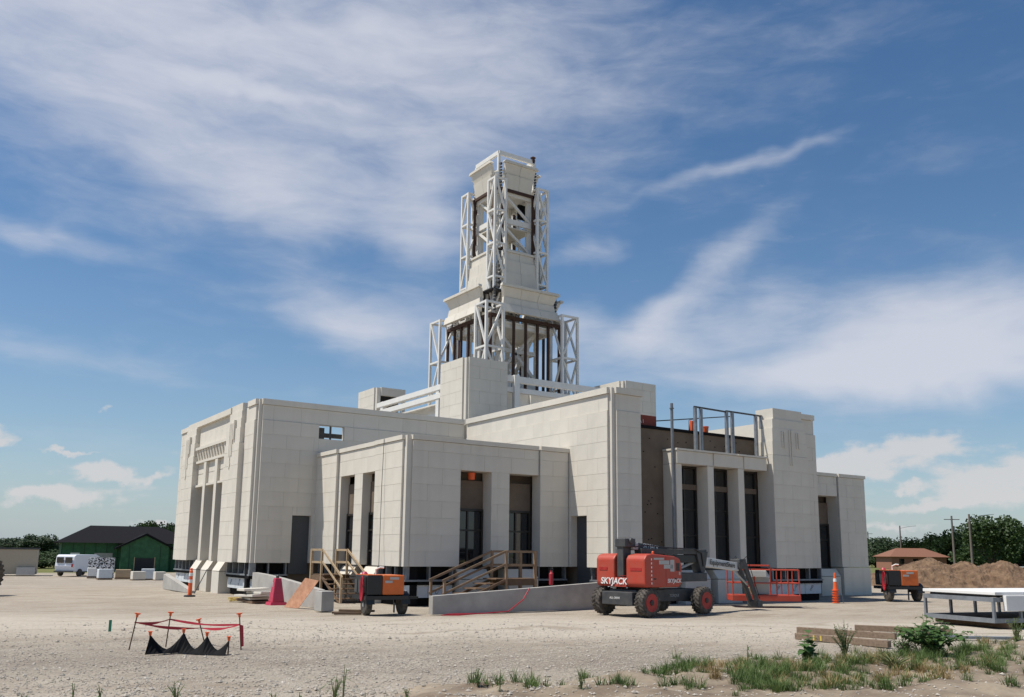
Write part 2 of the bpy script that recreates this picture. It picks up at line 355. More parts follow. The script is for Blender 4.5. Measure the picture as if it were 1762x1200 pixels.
# ================================================================== BUILDING
XL, XP, XR, XRr, XPr = 18.43, 22.92, 34.43, 53.45, 64.96
YLb, YL, YP, YR = 77.95, 57.95, 44.94, 40.69
CX, CY = 44.32, 67.95
BLOC = Vector((CX*S, CY*S, 0))
bld = thing('stone_clad_building', 'large unfinished beige stone clad building with a stepped steel framed tower', 'building', BLOC)
PINV = Matrix.Translation(-BLOC)
def part(mb, name, m, parent=bld, **k):
    o = mb.build(name, m, **k); o.parent = parent
    if parent is bld: o.matrix_parent_inverse = PINV
    return o
PC = {}; NP = [0]
GAP = .017
JOIN = MB(True)      # the panels past the first 300, one part
def panel(parent, ax, pl, a0, a1, z0, z1, th=.10):
    w, h = a1-a0-.008, z1-z0-GAP
    if w < .03 or h < .03: return
    key = (ax, round(w, 3), round(h, 3), th)
    if key not in PC:
        b = MB(); hw, hh, ht = w*S/2, h*S/2, th*S/2
        b.box(*((-ht, ht, -hw, hw) if ax == 'X' else (-hw, hw, -ht, ht)), -hh, hh)
        me = bpy.data.meshes.new('panel'); me.from_pydata(b.v, [], b.f); me.materials.append(PANEL); PC[key] = me
    o = bpy.data.objects.new('panel', PC[key]); col.objects.link(o); o.parent = parent; NP[0] += 1
    am, zm, pm = (a0+a1)/2, (z0+z1)/2, pl+th/2
    o.location = U(pm, am, zm) if ax == 'X' else U(am, pm, zm)
    if parent is bld: o.matrix_parent_inverse = PINV
def subtract(r, holes):
    rs = [r]
    for h in holes:
        nr = []
        for a0, a1, z0, z1 in rs:
            b0, b1, y0, y1 = h
            if b1 <= a0+1e-4 or b0 >= a1-1e-4 or y1 <= z0+1e-4 or y0 >= z1-1e-4: nr.append((a0, a1, z0, z1)); continue
            if b0 > a0: nr.append((a0, b0, z0, z1))
            if b1 < a1: nr.append((b1, a1, z0, z1))
            m0, m1 = max(a0, b0), min(a1, b1)
            if y0 > z0: nr.append((m0, m1, z0, y0))
            if y1 < z1: nr.append((m0, m1, y1, z1))
        rs = nr
    return rs
def facade(parent, ax, pl, a0, a1, levels, holes=(), depth=.5, start=None, pw=1.93, ledge=None, core=True, mb=None, joined=None):
    """levels from top to bottom; panels in running bond over a recessed backing"""
    for i in range(len(levels)-1):
        z1, z0 = levels[i], levels[i+1]
        off = (start if start is not None else a0)+(pw/2 if i % 2 else 0)
        cuts = [a0]+[c for c in (off+k*pw for k in range(-30, 30)) if a0+.3 < c < a1-.3]+[a1]
        p = pl-(ledge[1] if ledge and z1 <= ledge[0]+.01 else 0)
        for c0, c1 in zip(cuts, cuts[1:]):
            for r in subtract((c0, c1, z0, z1), holes): 
                if joined is not None:
                    q = (r[0]+GAP/2, r[1]-GAP/2)
                    if q[1]-q[0] > .03: joined.box(*((p, p+.1, *q) if ax == 'X' else (*q, p, p+.1)), r[2]+GAP/2, r[3]-GAP/2)
                else: panel(parent, ax, p, *r)
    if core:
        m = mb or MB(True)
        for r in subtract((a0+.02, a1-.02, levels[-1]+.02, levels[0]-.02), holes):
            m.box(*((pl+.022, pl+depth, r[0], r[1]) if ax == 'X' else (r[0], r[1], pl+.022, pl+depth)), r[2], r[3])
        if not mb: part(m, 'wall_backing', PANEL_IN, parent)
def cornice(parent, ax, pl, a0, a1, z0, z1, proud=.1, depth=.55):
    m = MB(True); m.box(*((pl-proud, pl+depth, a0, a1) if ax == 'X' else (a0, a1, pl-proud, pl+depth)), z0+.012, z1)
    return part(m, 'cornice', PANEL, parent)
def corner_post(parent, x, y, z0, z1, sx=1, sy=1, w=.36, rec=.13):
    m = MB(True); m.box(*sorted((x+sx*rec, x+sx*(w+.1))), *sorted((y+sy*rec, y+sy*(w+.1))), z0, z1)
    part(m, 'corner_post', PANEL_IN, parent)
def window(parent, ax, pl, a0, a1, z0, z1, zglass, cols=2, rows=(.72,), ply=True, zply=None):
    """plane pl is the glass plane; a0..a1 wide"""
    def bx(m, b0, b1, d0, d1, y0, y1): m.box(*((pl+d0, pl+d1, b0, b1) if ax == 'X' else (b0, b1, pl+d0, pl+d1)), y0, y1)
    f = MB(True); w = .13
    bx(f, a0, a0+w, -.12, .04, z0, zglass); bx(f, a1-w, a1, -.12, .04, z0, zglass)
    bx(f, a0+w, a1-w, -.12, .04, z0, z0+w); bx(f, a0+w, a1-w, -.12, .04, zglass-w, zglass)
    cw = (a1-a0-2*w)/cols
    for k in range(1, cols): bx(f, a0+w+cw*k-.05, a0+w+cw*k+.05, -.10, .04, z0+w, zglass-w)
    ys = [z0+w]+[z0+(zglass-z0)*t for t in rows]+[zglass-w]
    for y in ys[1:-1]:
        for k in range(cols): bx(f, a0+w+cw*k+.05*(k > 0), a0+w+cw*(k+1)-.05*(k < cols-1), -.095, .04, y-.05, y+.05)
    fo = part(f, 'window', FRAME, parent)
    for k in range(cols):
        for y0, y1 in zip(ys, ys[1:]):
            g_ = MB(True); bx(g_, a0+w+cw*k+.04, a0+w+cw*(k+1)-.04, -.02, .0, y0+.03, y1-.03); part(g_, 'pane', GLASS, fo)
    if ply:
        p = MB(True); bx(p, a0, a1, -.05, .04, zglass+.004, zply or z1); part(p, 'sheathing_board', CONC_BR, parent)
def sill(parent, ax, pl, glass, a0, a1, zt=-.92, zf=-1.42, front=.0, plinth=True):
    """sloping sill from the glass plane down to the front, and the plinth under it"""
    m = MB(True); f = pl-front; prof = [(glass+.2, zt), (f+.42, zt), (f, zf), (f, zf-.02), (glass+.2, zf-.02)]
    if ax == 'X': m.prism(prof, 'Y', a0+.03, a1-.03)
    else: m.prism(prof, 'X', a0+.03, a1-.03)
    part(m, 'sill', PANEL, parent)
    if plinth:
        m = MB(True); m.box(*((f, glass+.2, a0+.03, a1-.03) if ax == 'X' else (a0+.03, a1-.03, f, glass+.2)), -2.95, zf-.055); part(m, 'plinth', PANEL, parent)
LV = [8.63, 7.68, 6.75, 5.78, 4.83, 3.88, 2.92, 1.97, 1.01, .07, -.77]
TOPW, CORW = 10.05, 9.66
LP = [6.35, 5.75, 4.80, 3.85, 2.90, 1.95, 1.0, .07, -.77]
TOPP, CORP = 6.62, 6.35
# cores (closed boxes behind the cladding)
co = MB(True)
co.box(XL+1.4, XR+2, YL+.6, YLb-.6, -2.9, 7.2); co.box(XR+.6, XRr-.6, YR+2.2, YLb, -2.9, 7.1)
co.box(XP+1.3, XR+1, YP+1.4, YL+1, -2.9, 5.9); co.box(XRr-1, XPr-.6, YP+1.4, YL, -2.9, 5.9)
co.box(XR+.5, XRr-.4, YL+.5, YLb-.5, 7.1, 9.4)
part(co, 'core_wall', CONC_BR)
# ---- wing towards -X
lw = part(MB(True).box(XL+1.2, XR+.2, YL+.7, YLb-.7, 7.2, 7.3), 'wing_roof', CONC)
hole = (22.75, 24.62, 7.66, 8.60); door = (21.16, 22.50, -1.5, 2.37)
cut = (XP, 60, -3, TOPP-.1)
facade(lw, 'Y', YL, XL+.36, XR-.02, [CORW, 8.63], (), .35, XL+1.1)
facade(lw, 'Y', YL-.06, XL+.36, XR-.02, LV, (hole, door, cut), .4, XL+1.1)
cornice(lw, 'Y', YL, XL+.30, XR-.05, CORW, TOPW, .08, .4)
corner_post(lw, XL, YL, -.77, TOPW-.02)
part(MB(True).box(21.16, 22.5, YL+.30, YL+.42, -1.5, 2.37), 'door', DOORM, lw)
part(MB(True).box(23.62, 23.72, YL+.1, YL+.25, 7.68, 8.58).box(22.8, 23.4, YL+.6, YL+2.2, 7.3, 8.52).box(23.4, 25.2, YL+1.6, YL+1.9, 8.0, 8.3), 'hole_framing', DGREY, lw)
# end face
def end_face(parent, P, a0, a1, py0, py1, qy0, qy1, front=.41):
    pass
pr0, pr1, pl0, pl1 = 60.27, 63.62, 72.02, 75.55
facade(lw, 'X', XL, YL+.36, pr0+.02, [CORW, 8.63], (), .5, YL+.36)
facade(lw, 'X', XL-.06, YL+.36, pr0+.02, LV, (), .5, YL+.36)
facade(lw, 'X', XL, pl1, YLb, [CORW, 8.63]+LV[1:], (), .5, joined=JOIN)
cornice(lw, 'X', XL, YL+.3, pr0-.35, CORW, TOPW, .08, .5)
cornice(lw, 'X', XL, pl1-.3, YLb, CORW, TOPW, .08, .5)
for y0, y1 in ((pr0, pr1), (pl0, pl1)):
    for zt, zb, ins in ((TOPW+.06, 9.55, .55), (9.55, 9.0, .40), (9.0, 8.35, .24), (8.35, 7.3, .12)):
        m = MB(True); m.box(XL-.41+ins*.5, XL+.5, y0+ins, y1-ins*.4, zb+.006, zt); part(m, 'pylon_cap', PANEL, lw)
    lev = [7.3]+LV[2:]
    facade(lw, 'X', XL-.41, y0, y1, lev, (), .9, y0, joined=JOIN if y0 > 70 else None)
    yc = (y0+y1)/2        # fluted ornament hanging down the pylon
    for k, (dy, zt, zb) in enumerate(((-.62, 8.95, 7.6), (-.30, 8.75, 6.5), (.0, 8.75, 6.0), (.30, 8.75, 6.5))):
        m = MB(True); m.box(XL-.46, XL-.30, yc+.3+dy-.1, yc+.3+dy+.1, zb, zt); part(m, 'ornament_fin', PANEL, lw)
    m = MB(True); m.prism([(yc+.10, 6.0), (yc+.5, 6.0), (yc+.3, 5.55)], 'X', XL-.455, XL-.38); part(m, 'ornament_tip', PANEL, lw)
# centre of the end face: attic, dentil frieze, three tall windows
for k in range(6):
    w_ = (pl0-pr1)/6; panel(lw, 'X', XL+.02, pr1+w_*k, pr1+w_*(k+1), 7.95, 9.62)
part(MB(True).box(XL+.07, XL+.6, pr1, pl0, 4.85, 9.9), 'attic_backing', PANEL_IN, lw)
part(MB(True).box(XL-.22, XL+.5, pr1-.3, pl0+.3, 9.62, TOPW), 'cornice', PANEL, lw)
part(MB(True).box(XL-.28, XL+.2, pr1, pl0, 7.72, 7.93), 'frieze_moulding', PANEL, lw)
part(MB(True).box(XL-.20, XL+.2, pr1, pl0, 6.68, 6.86), 'frieze_moulding', PANEL, lw)
for k in range(12):
    y = pr1+.2+k*(pl0-pr1-.4)/11; part(MB(True).hexa([U_ for U_ in ((XL-.02, y-.16, 6.87), (XL+.1, y-.16, 6.87), (XL+.1, y+.16, 6.87), (XL-.02, y+.16, 6.87))], ((XL-.22, y-.2, 7.70), (XL+.1, y-.2, 7.70), (XL+.1, y+.2, 7.70), (XL-.22, y+.2, 7.70))), 'dentil', PANEL, lw)
ops = []; ow = (pl0-pr1-1.3)/3
for k in range(3):
    a = pr1+k*(ow+.65); ops.append((a, a+ow))
    for z0, z1 in ((5.86, 6.66), (5.02, 5.82)): panel(lw, 'X', XL+.03, a, a+ow, z0, z1)
    part(MB(True).box(XL-.12, XL+.3, a, a+ow, 4.84, 5.0), 'lintel', PANEL, lw)
    window(lw, 'X', XL+1.05, a, a+ow, -.9, 4.84, 4.84, 2, (.45, .8), False)
    sill(lw, 'X', XL, XL+1.05, a+.28, a+ow-.28, -.72, -1.40, .15)
for k in range(2):
    a = ops[k][1]
    part(MB(True).box(XL-.18, XL+1.15, a, a+.65, -.76, 6.66), 'window_pier', PANEL, lw)
# ---- corner pavilion
pv = part(MB(True).box(XP+.6, XR, YP+.6, YL-.3, 5.9, 6.0), 'pavilion_roof', CONC)
hl = [(48.82, 50.75, -3, 4.80), (51.95, 54.10, -3, 4.80)]
facade(pv, 'X', XP, 48.9, 54.45, LP, hl, .62, 45.3)
facade(pv, 'X', XP-.09, YP+.36, 48.87, LP, [(48.82, 50, -3, 4.8)], .7, 45.3)
facade(pv, 'X', XP-.2, 54.47, YL-.02, LP, (), .8, 54.47)
cornice(pv, 'X', XP, 48.9, 54.45, CORP, TOPP, .07, .6); cornice(pv, 'X', XP-.09, YP+.3, 48.9, CORP, TOPP, .07, .6); cornice(pv, 'X', XP-.2, 54.47, YL-.1, CORP, TOPP, .07, .6)
hs = [(26.5, 28.65, -3, 4.80), (29.93, 32.12, -3, 4.80)]
facade(pv, 'Y', YP, 26.45, 32.1, LP, hs, 1.05, 23.3)
facade(pv, 'Y', YP-.09, XP+.36, 26.42, LP, (), .7, 23.3)
facade(pv, 'Y', YP-.1, 32.16, XR-.1, LP, (), .9, 32.16)
cornice(pv, 'Y', YP, 26.45, 32.08, CORP, TOPP, .07, .6); cornice(pv, 'Y', YP-.09, XP+.3, 26.44, CORP, TOPP, .07, .6); cornice(pv, 'Y', YP-.1, 32.18, XR-.06, CORP, TOPP, .07, .6)
corner_post(pv, XP-.09, YP-.09, -.77, TOPP-.02)
for a, b, _, _ in hl:
    window(pv, 'X', XP+.6, a, b, -.9, 4.80, 2.4, 2, (.3, .68), True, 4.3); sill(pv, 'X', XP, XP+.6, a, b, -.85, -1.45, .05)
for a, b, _, _ in hs:
    window(pv, 'Y', YP+1.0, a, b, -.92, 4.80, 2.62, 2, (.64,), True, 4.3); sill(pv, 'Y', YP, YP+1.0, a, b, -.92, -1.45, .02)
# ---- wing towards -Y
rw = part(MB(True).box(XR+.6, XRr-.3, YR+1.2, YL, 7.1, 7.2), 'wing_roof', CONC)
rdoor = (43.05, 44.66, -3, 2.35)
facade(rw, 'X', XR, YR+.36, YL-.3, [CORW, 8.63], (), .45, 41.94-1.93)
facade(rw, 'X', XR-.05, YR+.36, YL-.3, LV, [rdoor, (YP-.02, 70, -3, TOPP-.1)], .5, 41.05)
cornice(rw, 'X', XR, YR+.3, YL-.35, CORW, TOPW, .12, .5)
corner_post(rw, XR-.02, YR-.02, -.77, TOPW-.02)
part(MB(True).box(XR+.45, XR+.6, 43.05, 44.66, -2.6, 2.35), 'door', DOORM, rw)
facade(rw, 'Y', YR, XR+.36, 36.72, [CORW, 8.63], (), .9, XR+.36); facade(rw, 'Y', YR-.05, XR+.36, 36.72, LV, (), .95, XR+.36)
cornice(rw, 'Y', YR, XR+.3, 36.95, CORW, TOPW, .1, .9)
YB = YR+1.05
part(MB(True).box(36.6, 48.6, YB+.12, YB+1.2, -1.0, 7.95), 'sheathing_wall', CONC_BR, rw)
part(MB(True).box(36.72, 48.4, YB+.02, YB+1.3, 7.96, 8.14), 'roof_edge', BLACK, rw)
for k in range(34):      # bolt holes in the sheathing
    x = 36.9+rnd.random()*2.6 if k < 22 else 39.8+rnd.random()*8; z = rnd.uniform(.5, 7.7) if k < 22 else rnd.uniform(6.8, 7.7)
    part(MB(True).box(x-.035, x+.035, YB+.09, YB+.13, z-.03, z+.03), 'bolt_hole', BLACK, rw)
wx = [(40.16, 42.42), (43.02, 45.28), (45.88, 48.1)]
for a, b in ((39.66, 40.14), (42.44, 43.0), (45.3, 45.86)):
    part(MB(True).box(a, b, YR-.02, YB+.1, -.76, 5.72), 'window_pier', PANEL, rw)
for k, (a, b) in enumerate(wx):
    window(rw, 'Y', YB, a, b, -.9, 5.72, 5.72, 2, (.33, .58, .80), False); sill(rw, 'Y', YR, YB, a, b, -.9, -1.42, .1)
    part(MB(True).box(a, b, YB-.14, YB-.125, 4.2, 4.55), 'spandrel', CONC_BR, rw)
for k, (a, b) in enumerate(((39.66, 42.40), (42.98, 45.16), (45.84, 48.04))):
    part(MB(True).box(a, b, YR-.12, YB+.1, 5.74, 6.55), 'lintel', PANEL, rw)
for a, b in ((42.42, 42.96), (45.2, 45.82)): part(MB(True).box(a, b, YR-.04, YB+.09, 5.74, 6.55), 'lintel_block', PANEL, rw)
for a, b in ((39.6, 45.15), (45.2, 48.1)): part(MB(True).box(a, b, YR-.2, YB+.08, 6.57, 6.69), 'lintel_cap', PANEL, rw)
# pylon of this wing and its corner pier
q0, q1 = 48.30, 52.0
for zt, zb, ins in ((TOPW+.06, 9.35, .34), (9.35, 8.72, .18), (8.72, 7.8, .10), (7.8, 6.86, .05)):
    part(MB(True).box(q0+ins, q1-ins, YR-.45+ins*.4, YR+1.2, zb+.006, zt), 'pylon_cap', PANEL, rw)
facade(rw, 'Y', YR-.45, q0, q1, [6.86]+LV[3:], (), 1.4, q0)
for dx, zt, zb in ((-.75, 8.5, 7.4), (0, 8.66, 6.2), (.75, 8.5, 7.4)): part(MB(True).box(50.2+dx-.15, 50.2+dx-.06, YR-.50, YR-.35, zb, zt).box(50.2+dx+.06, 50.2+dx+.15, YR-.50, YR-.35, zb, zt), 'ornament_fin', PANEL, rw)
facade(rw, 'Y', YR-.03, q1+.02, 53.15, [CORW, 8.63], (), .6); facade(rw, 'Y', YR-.08, q1+.02, XRr-.05, LV, (), .6, joined=JOIN)
cornice(rw, 'Y', YR, q1-.4, 53.35, CORW, TOPW, .12, .6)
part(MB(True).box(XRr-.7, XRr-.1, YR+.02, YL, -.76, TOPW-.1), 'side_wall', PANEL_IN, rw)
# steel posts and guard line over the entrance
def post(x, z0, z1, y=YR+.62, w=.17): return part(MB(True).box(x-w/2, x+w/2, y-.1, y+.1, z0, z1), 'steel_post', GALV, rw)
part(MB(True).tube([(39.5, YR+.1, -1.0), (39.5, YR+.1, 9.55)], .095, 10).tube([(39.5, YR+.1, 9.2), (39.5, YR+.1, 9.25)], .15, 10), 'steel_pipe', mat('dark_pipe', (.16, .175, .19), .5, .2), rw)
for x in (42.1, 42.62, 45.05, 45.6, 47.95, 48.5): post(x, 6.7, 9.62)
part(MB(True).beam((42.0, YR+.62, 9.66), (45.0, YR+.62, 9.60), .1).beam((45.0, YR+.62, 9.66), (48.6, YR+.62, 9.64), .1).beam((39.6, YR+1.6, 8.6), (48.2, YR+3.2, 9.9), .07), 'guard_rail', DGREY, rw)
# ---- right-hand pavilion
rp = part(MB(True).box(XRr-.5, XPr-.5, YP+.6, YL, 5.9, 6.0), 'pavilion_roof', CONC)
hr = (59.0, 61.46, -3, 4.80)
facade(rp, 'Y', YP, XRr, 61.5, LP, [hr, (XRr, 58.6, -3, 4.80)], 1.05, joined=JOIN); facade(rp, 'Y', YP-.12, 61.56, XPr, LP, (), 1.1, joined=JOIN)
cornice(rp, 'Y', YP, XRr, 61.52, CORP, TOPP, .07, .6); cornice(rp, 'Y', YP-.12, 61.58, XPr+.1, CORP, TOPP, .07, .6)
window(rp, 'Y', YP+1.0, 59.0, 61.46, -.9, 4.8, 2.62, 2, (.64,), True, 4.3); sill(rp, 'Y', YP, YP+1.0, 59.0, 61.46, -.9, -1.45, .02)
part(MB(True).box(61.56, XPr+.05, YP-.22, YP+1, -2.95, -.80), 'plinth', PANEL, rp)
part(MB(True).box(XPr-.5, XPr-.02, YP+.0, YL, -.76, CORP), 'side_wall', PANEL_IN, rp)
# ---- upper corner blocks at the crossing
def block(x0, x1, y0, y1, faces, single):
    o = part(MB(True).box(x0+.5, x1-.1, y0+.5, y1-.1, 14.7, 14.8), 'corner_block', CONC)
    lv = [15.05, 14.37, 13.39, 12.41, 11.45, 10.5, 9.55, 8.6]
    j = None if single else JOIN
    if 'X' in faces: facade(o, 'X', x0, y0+.5, y1, lv, (), .3, y0+.5, joined=j)
    if 'Y' in faces: facade(o, 'Y', y0, x0+.3, x1, lv, (), .3, x0+.3, joined=j)
    corner_post(o, x0-.03, y0-.03, 6.0, 15.0, 1, 1, .42, .16)
    return o
block(XR, 38.3, YL, 61.95, 'XY', False)
bl = block(XR, 37.4, 73.98, 77.97, 'X', False)
part(MB(True).box(XR+.5, 37.4, 73.98, 74.3, 14.3, 15.05).box(37.1, 37.4, 73.98, 74.3, 8.6, 14.3), 'open_frame', PANEL_IN, bl)
part(MB(True).box(XR+.5, 37.3, 75.2, 75.4, 8.6, 14.9), 'recess_shade', DARK, bl)  # near-black sheet: the shade inside the open block, put in as colour
block(50.37, 54.21, YL, 61.95, 'XY', False)
# ---- white girders between the blocks
def girder(p, q, w, h, name='girder', m=WHITE_ST): return part(MB(True).beam(p, q, w, h), name, m)
girder((XR+.3, 62.0, 13.25), (XR+.3, 73.9, 13.25), .5, .42, 'rail'); girder((XR+.3, 62.0, 12.55), (XR+.3, 73.9, 12.55), .5, .42, 'rail'); girder((XR+1.1, 62.0, 11.3), (XR+1.1, 73.9, 11.3), .4, .3, 'rail')
for y in (62.6, 73.0): part(MB(True).box(XR+.1, XR+.5, y-.25, y+.25, 9.0, 13.5), 'girder_post', WHITE_ST)
girder((XR+2.2, 62.0, 11.6), (XR+2.2, 73.9, 11.6), .12, 1.7); girder((XR+2.2, 62.0, 12.5), (XR+2.2, 73.9, 12.5), .8, .12, 'flange'); girder((XR+2.2, 62.0, 10.7), (XR+2.2, 73.9, 10.7), .8, .12, 'flange')
girder((38.4, YL+.7, 13.9), (50.3, YL+.7, 13.9), .4, .5, 'rail'); girder((38.4, YL+.7, 13.0), (50.3, YL+.7, 13.0), .4, .4, 'rail')
part(MB(True).box(39.2, 39.7, YL+.3, YL+.7, 9.0, 14.2), 'girder_post', WHITE_ST)
girder((38.4, YL+1.6, 12.2), (50.3, YL+1.6, 12.2), .15, 2.3)
for x in (41.5, 44.5, 47.5): part(MB(True).box(x-.06, x+.06, YL+1.25, YL+1.53, 11.1, 13.3), 'stiffener', WHITE_ST)
part(MB(True).box(38.3, 50.3, YL+2.2, YL+2.4, 9, 11.4), 'inner_wall', CONC_BR)
# ---- tower
tw = part(MB(True).box(CX-5.6, CX+5.6, CY-5.6, CY+5.6, 9.3, 9.6), 'tower_deck', CONC)
def truss(x0, x1, y0, y1, z0, z1, n, w=.21):
    o = None; k = 0
    for x in (x0, x1):
        for y in (y0, y1):
            m = MB(True).box(x-w/2, x+w/2, y-w/2, y+w/2, z0, z1)
            if o is None: o = part(m, 'truss_tower', WHITE_ST, tw)
            else: part(m, 'truss_post', WHITE_ST, o)
    h = (z1-z0)/n
    for i in range(n+1):
        z = z0+h*i-(.09 if i == n else 0)
        m = MB(True)
        for p, q in (((x0, y0), (x1, y0)), ((x1, y0), (x1, y1)), ((x1, y1), (x0, y1)), ((x0, y1), (x0, y0))): m.beam((*p, z), (*q, z), .17)
        part(m, 'truss_ring', WHITE_ST, o)
        if i < n:
            m = MB(True)
            for j, (p, q) in enumerate((((x0, y0), (x1, y0)), ((x0, y1), (x0, y0)), ((x1, y0), (x1, y1)))):
                if (i+j) % 2: p, q = q, p
                m.beam((*p, z), (*q, z+h), .16)
            part(m, 'truss_brace', WHITE_ST, o)
for sx, sy in ((-1, -1), (-1, 1), (1, -1), (1, 1)):
    a, b = sorted((CX+sx*3.2, CX+sx*4.95)), sorted((CY+sy*3.2, CY+sy*4.95))
    truss(*a, *b, 9.5, 21.6, 3)
    a, b = sorted((CX+sx*1.8, CX+sx*2.95)), sorted((CY+sy*1.8, CY+sy*2.95))
    truss(*a, *b, 21.5, 34.2, 4, .19)
def member(p, q, w, m=WHITE_ST, name='beam', h=None): return part(MB(True).beam(p, q, w, h), name, m, tw)
# lower stage: rusty columns, white columns, floors and braces
T = 3.75
for sx in (-1, 1):
    for o in (-3.75, -2.5, -1.3, 0, 1.3, 2.5, 3.75):
        if abs(o) < 3:
            member((CX+sx*T, CY+o, 9.5), (CX+sx*T, CY+o, 20.9), .2, RUST, 'rusty_column')
            member((CX+o, CY+sx*T, 9.5), (CX+o, CY+sx*T, 20.9), .2, RUST, 'rusty_column')
        else: member((CX+sx*T, CY+o, 9.5), (CX+sx*T, CY+o, 20.9), .2, RUST, 'rusty_column')
    for z in (20.75,):
        member((CX+sx*T, CY-T, z), (CX+sx*T, CY+T, z), .3, RUST, 'rusty_beam'); member((CX-T, CY+sx*T, z), (CX+T, CY+sx*T, z), .3, RUST, 'rusty_beam')
for sx in (-1, 1):
    for sy in (-1, 1):
        member((CX+sx*1.6, CY+sy*1.6, 9.5), (CX+sx*1.6, CY+sy*1.6, 34), .34, WHITE_ST, 'column')
        member((CX+sx*3.1, CY+sy*1.0, 9.5), (CX+sx*3.1, CY+sy*1.0, 21), .34, WHITE_ST, 'column')
def ringb(t, z, w, h, m=WHITE_ST, name='beam'):
    for s_ in (-1, 1):
        member((CX+s_*t, CY-t, z), (CX+s_*t, CY+t, z), w, m, name, h); member((CX-t, CY+s_*t, z), (CX+t, CY+s_*t, z), w, m, name, h)
ringb(2.1, 15.2, .3, 1.3); ringb(3.4, 14.2, .25, .3); ringb(3.3, 20.2, .3, .5); ringb(4.2, 14.9, .2, .2); ringb(2.1, 18.2, .25, .35)
part(MB(True).box(CX-3.6, CX+3.6, CY-3.6, CY+3.6, 20.3, 20.45), 'tower_floor', WHITE_ST, tw)
part(MB(True).box(CX-1.6, CX+1.6, CY-1.6, CY+1.6, 13.0, 15.6), 'lift_motor_housing', PANEL_IN, tw)
for sx in (-1, 1):
    member((CX+sx*2.1, CY-2.1, 15.8), (CX+sx*2.1, CY+2.1, 20.1), .26, WHITE_ST, 'brace'); member((CX+sx*2.1, CY+2.1, 15.8), (CX+sx*2.1, CY-2.1, 20.1), .26, WHITE_ST, 'brace')
    member((CX-2.1, CY+sx*2.1, 15.8), (CX+2.1, CY+sx*2.1, 20.1), .26, WHITE_ST, 'brace'); member((CX+2.1, CY+sx*2.1, 15.8), (CX-2.1, CY+sx*2.1, 20.1), .26, WHITE_ST, 'brace')
    for z0 in (27.6, 30.7):
        member((CX+sx*1.9, CY-1.9, z0), (CX+sx*1.9, CY+1.9, z0+2.9), .2, WHITE_ST, 'brace'); member((CX-1.9, CY+sx*1.9, z0+2.9), (CX+1.9, CY+sx*1.9, z0), .2, WHITE_ST, 'brace')
ringb(1.9, 30.6, .22, .5); ringb(2.0, 33.3, .25, .5); ringb(2.1, 27.7, .2, .2)
part(MB(True).box(CX-2.0, CX+2.0, CY-2.0, CY+2.0, 33.45, 33.6), 'tower_floor', WHITE_ST, tw); part(MB(True).box(CX-1.9, CX+1.9, CY-1.9, CY+1.9, 30.0, 30.1), 'tower_floor', PANEL_IN, tw)
# flared stone skirts: (half width bottom, top, z) with missing corners
def skirt(tiers, gap0, gap1, name='crown_panel', n=2):
    for ax in 'XY':
        for sgn in (-1, 1):
            for zb, zt, tb, tt in tiers:
                for k in range(n):
                    c = []
                    for z, t, g_ in ((zb, tb, gap0), (zt, tt, gap1)):
                        a0, a1 = -t+g_, t-g_
                        b0 = a0+(a1-a0)*k/n+.012; b1 = a0+(a1-a0)*(k+1)/n-.012
                        for th in ((t, b0), (t, b1), (t-.35, b1), (t-.35, b0)):
                            p = (sgn*th[0], th[1]) if ax == 'X' else (th[1], sgn*th[0])
                            c.append((CX+p[0], CY+p[1], z))
                    part(MB(True).hexa(c[:4], c[4:]), name, PANEL, tw)
skirt(((21.02, 21.72, 4.72, 4.52), (21.74, 22.42, 4.38, 4.3), (22.44, 23.3, 4.2, 4.55), (23.32, 23.55, 4.7, 4.7)), 1.5, 1.55, n=3)
skirt(((23.6, 25.3, 3.05, 2.95), (25.32, 26.5, 2.85, 2.8), (26.52, 27.3, 2.65, 2.62), (27.32, 27.52, 2.72, 2.72)), 1.0, 1.0)
skirt(((33.5, 34.92, 2.36, 2.62), (34.96, 35.9, 2.5, 2.8), (35.92, 36.15, 2.9, 2.9)), .9, 1.1)
part(MB(True).box(CX-3.6, CX+3.6, CY-3.6, CY+3.6, 23.2, 23.3), 'tower_floor', DARK, tw)
for sx in (-1, 1):       # brown columns of the upper stage
    for sy in (-1, 1):
        for dx, dy in ((2.3, 1.7), (1.7, 2.3)): member((CX+sx*dx, CY+sy*dy, 27.5), (CX+sx*dx, CY+sy*dy, 33.5), .2, RUST, 'rusty_column')
ringb(2.3, 33.45, .2, .25, RUST, 'rusty_beam'); ringb(2.3, 27.55, .15, .12, RUST, 'rusty_beam')
ringb(2.0, 37.1, .22, .4); ringb(2.0, 35.4, .1, .1); 
for sx in (-1, 1):
    for sy in (-1, 1): member((CX+sx*2.0, CY+sy*2.0, 34), (CX+sx*2.0, CY+sy*2.0, 37.0), .24, WHITE_ST, 'column')
for sx, sy in ((-1, -1), (1, -1), (-1, 1)):     # ragged ends of the missing corner stones
    for z in [21.2+.3*k for k in range(8)]+[33.7+.3*k for k in range(8)]+[23.8+.4*k for k in range(9)]:
        t = 3.35 if z < 23.5 else (1.95 if z > 33 else 2.15)
        part(MB(True).box(CX+sx*t-.08, CX+sx*t+.08, CY+sy*(t+.35)-.1, CY+sy*(t+.35)+.1, z, z+rnd.uniform(.1, .22)), 'steel_clip', DGREY, tw)
part(MB().lathe([(.10, -.2), (.14, .0), (.10, .12), (.18, .18), (.04, .28)], 10, (0, 0, 0)), 'rooftop_fixture', RUST, tw).location = U(CX+1.9, CY-2.0, 37.3)
part(MB(True).box(CX+1.0, CX+2.0, CY-1.0, CY-.7, 31.6, 33.0), 'control_cabinet', BLACK, tw)
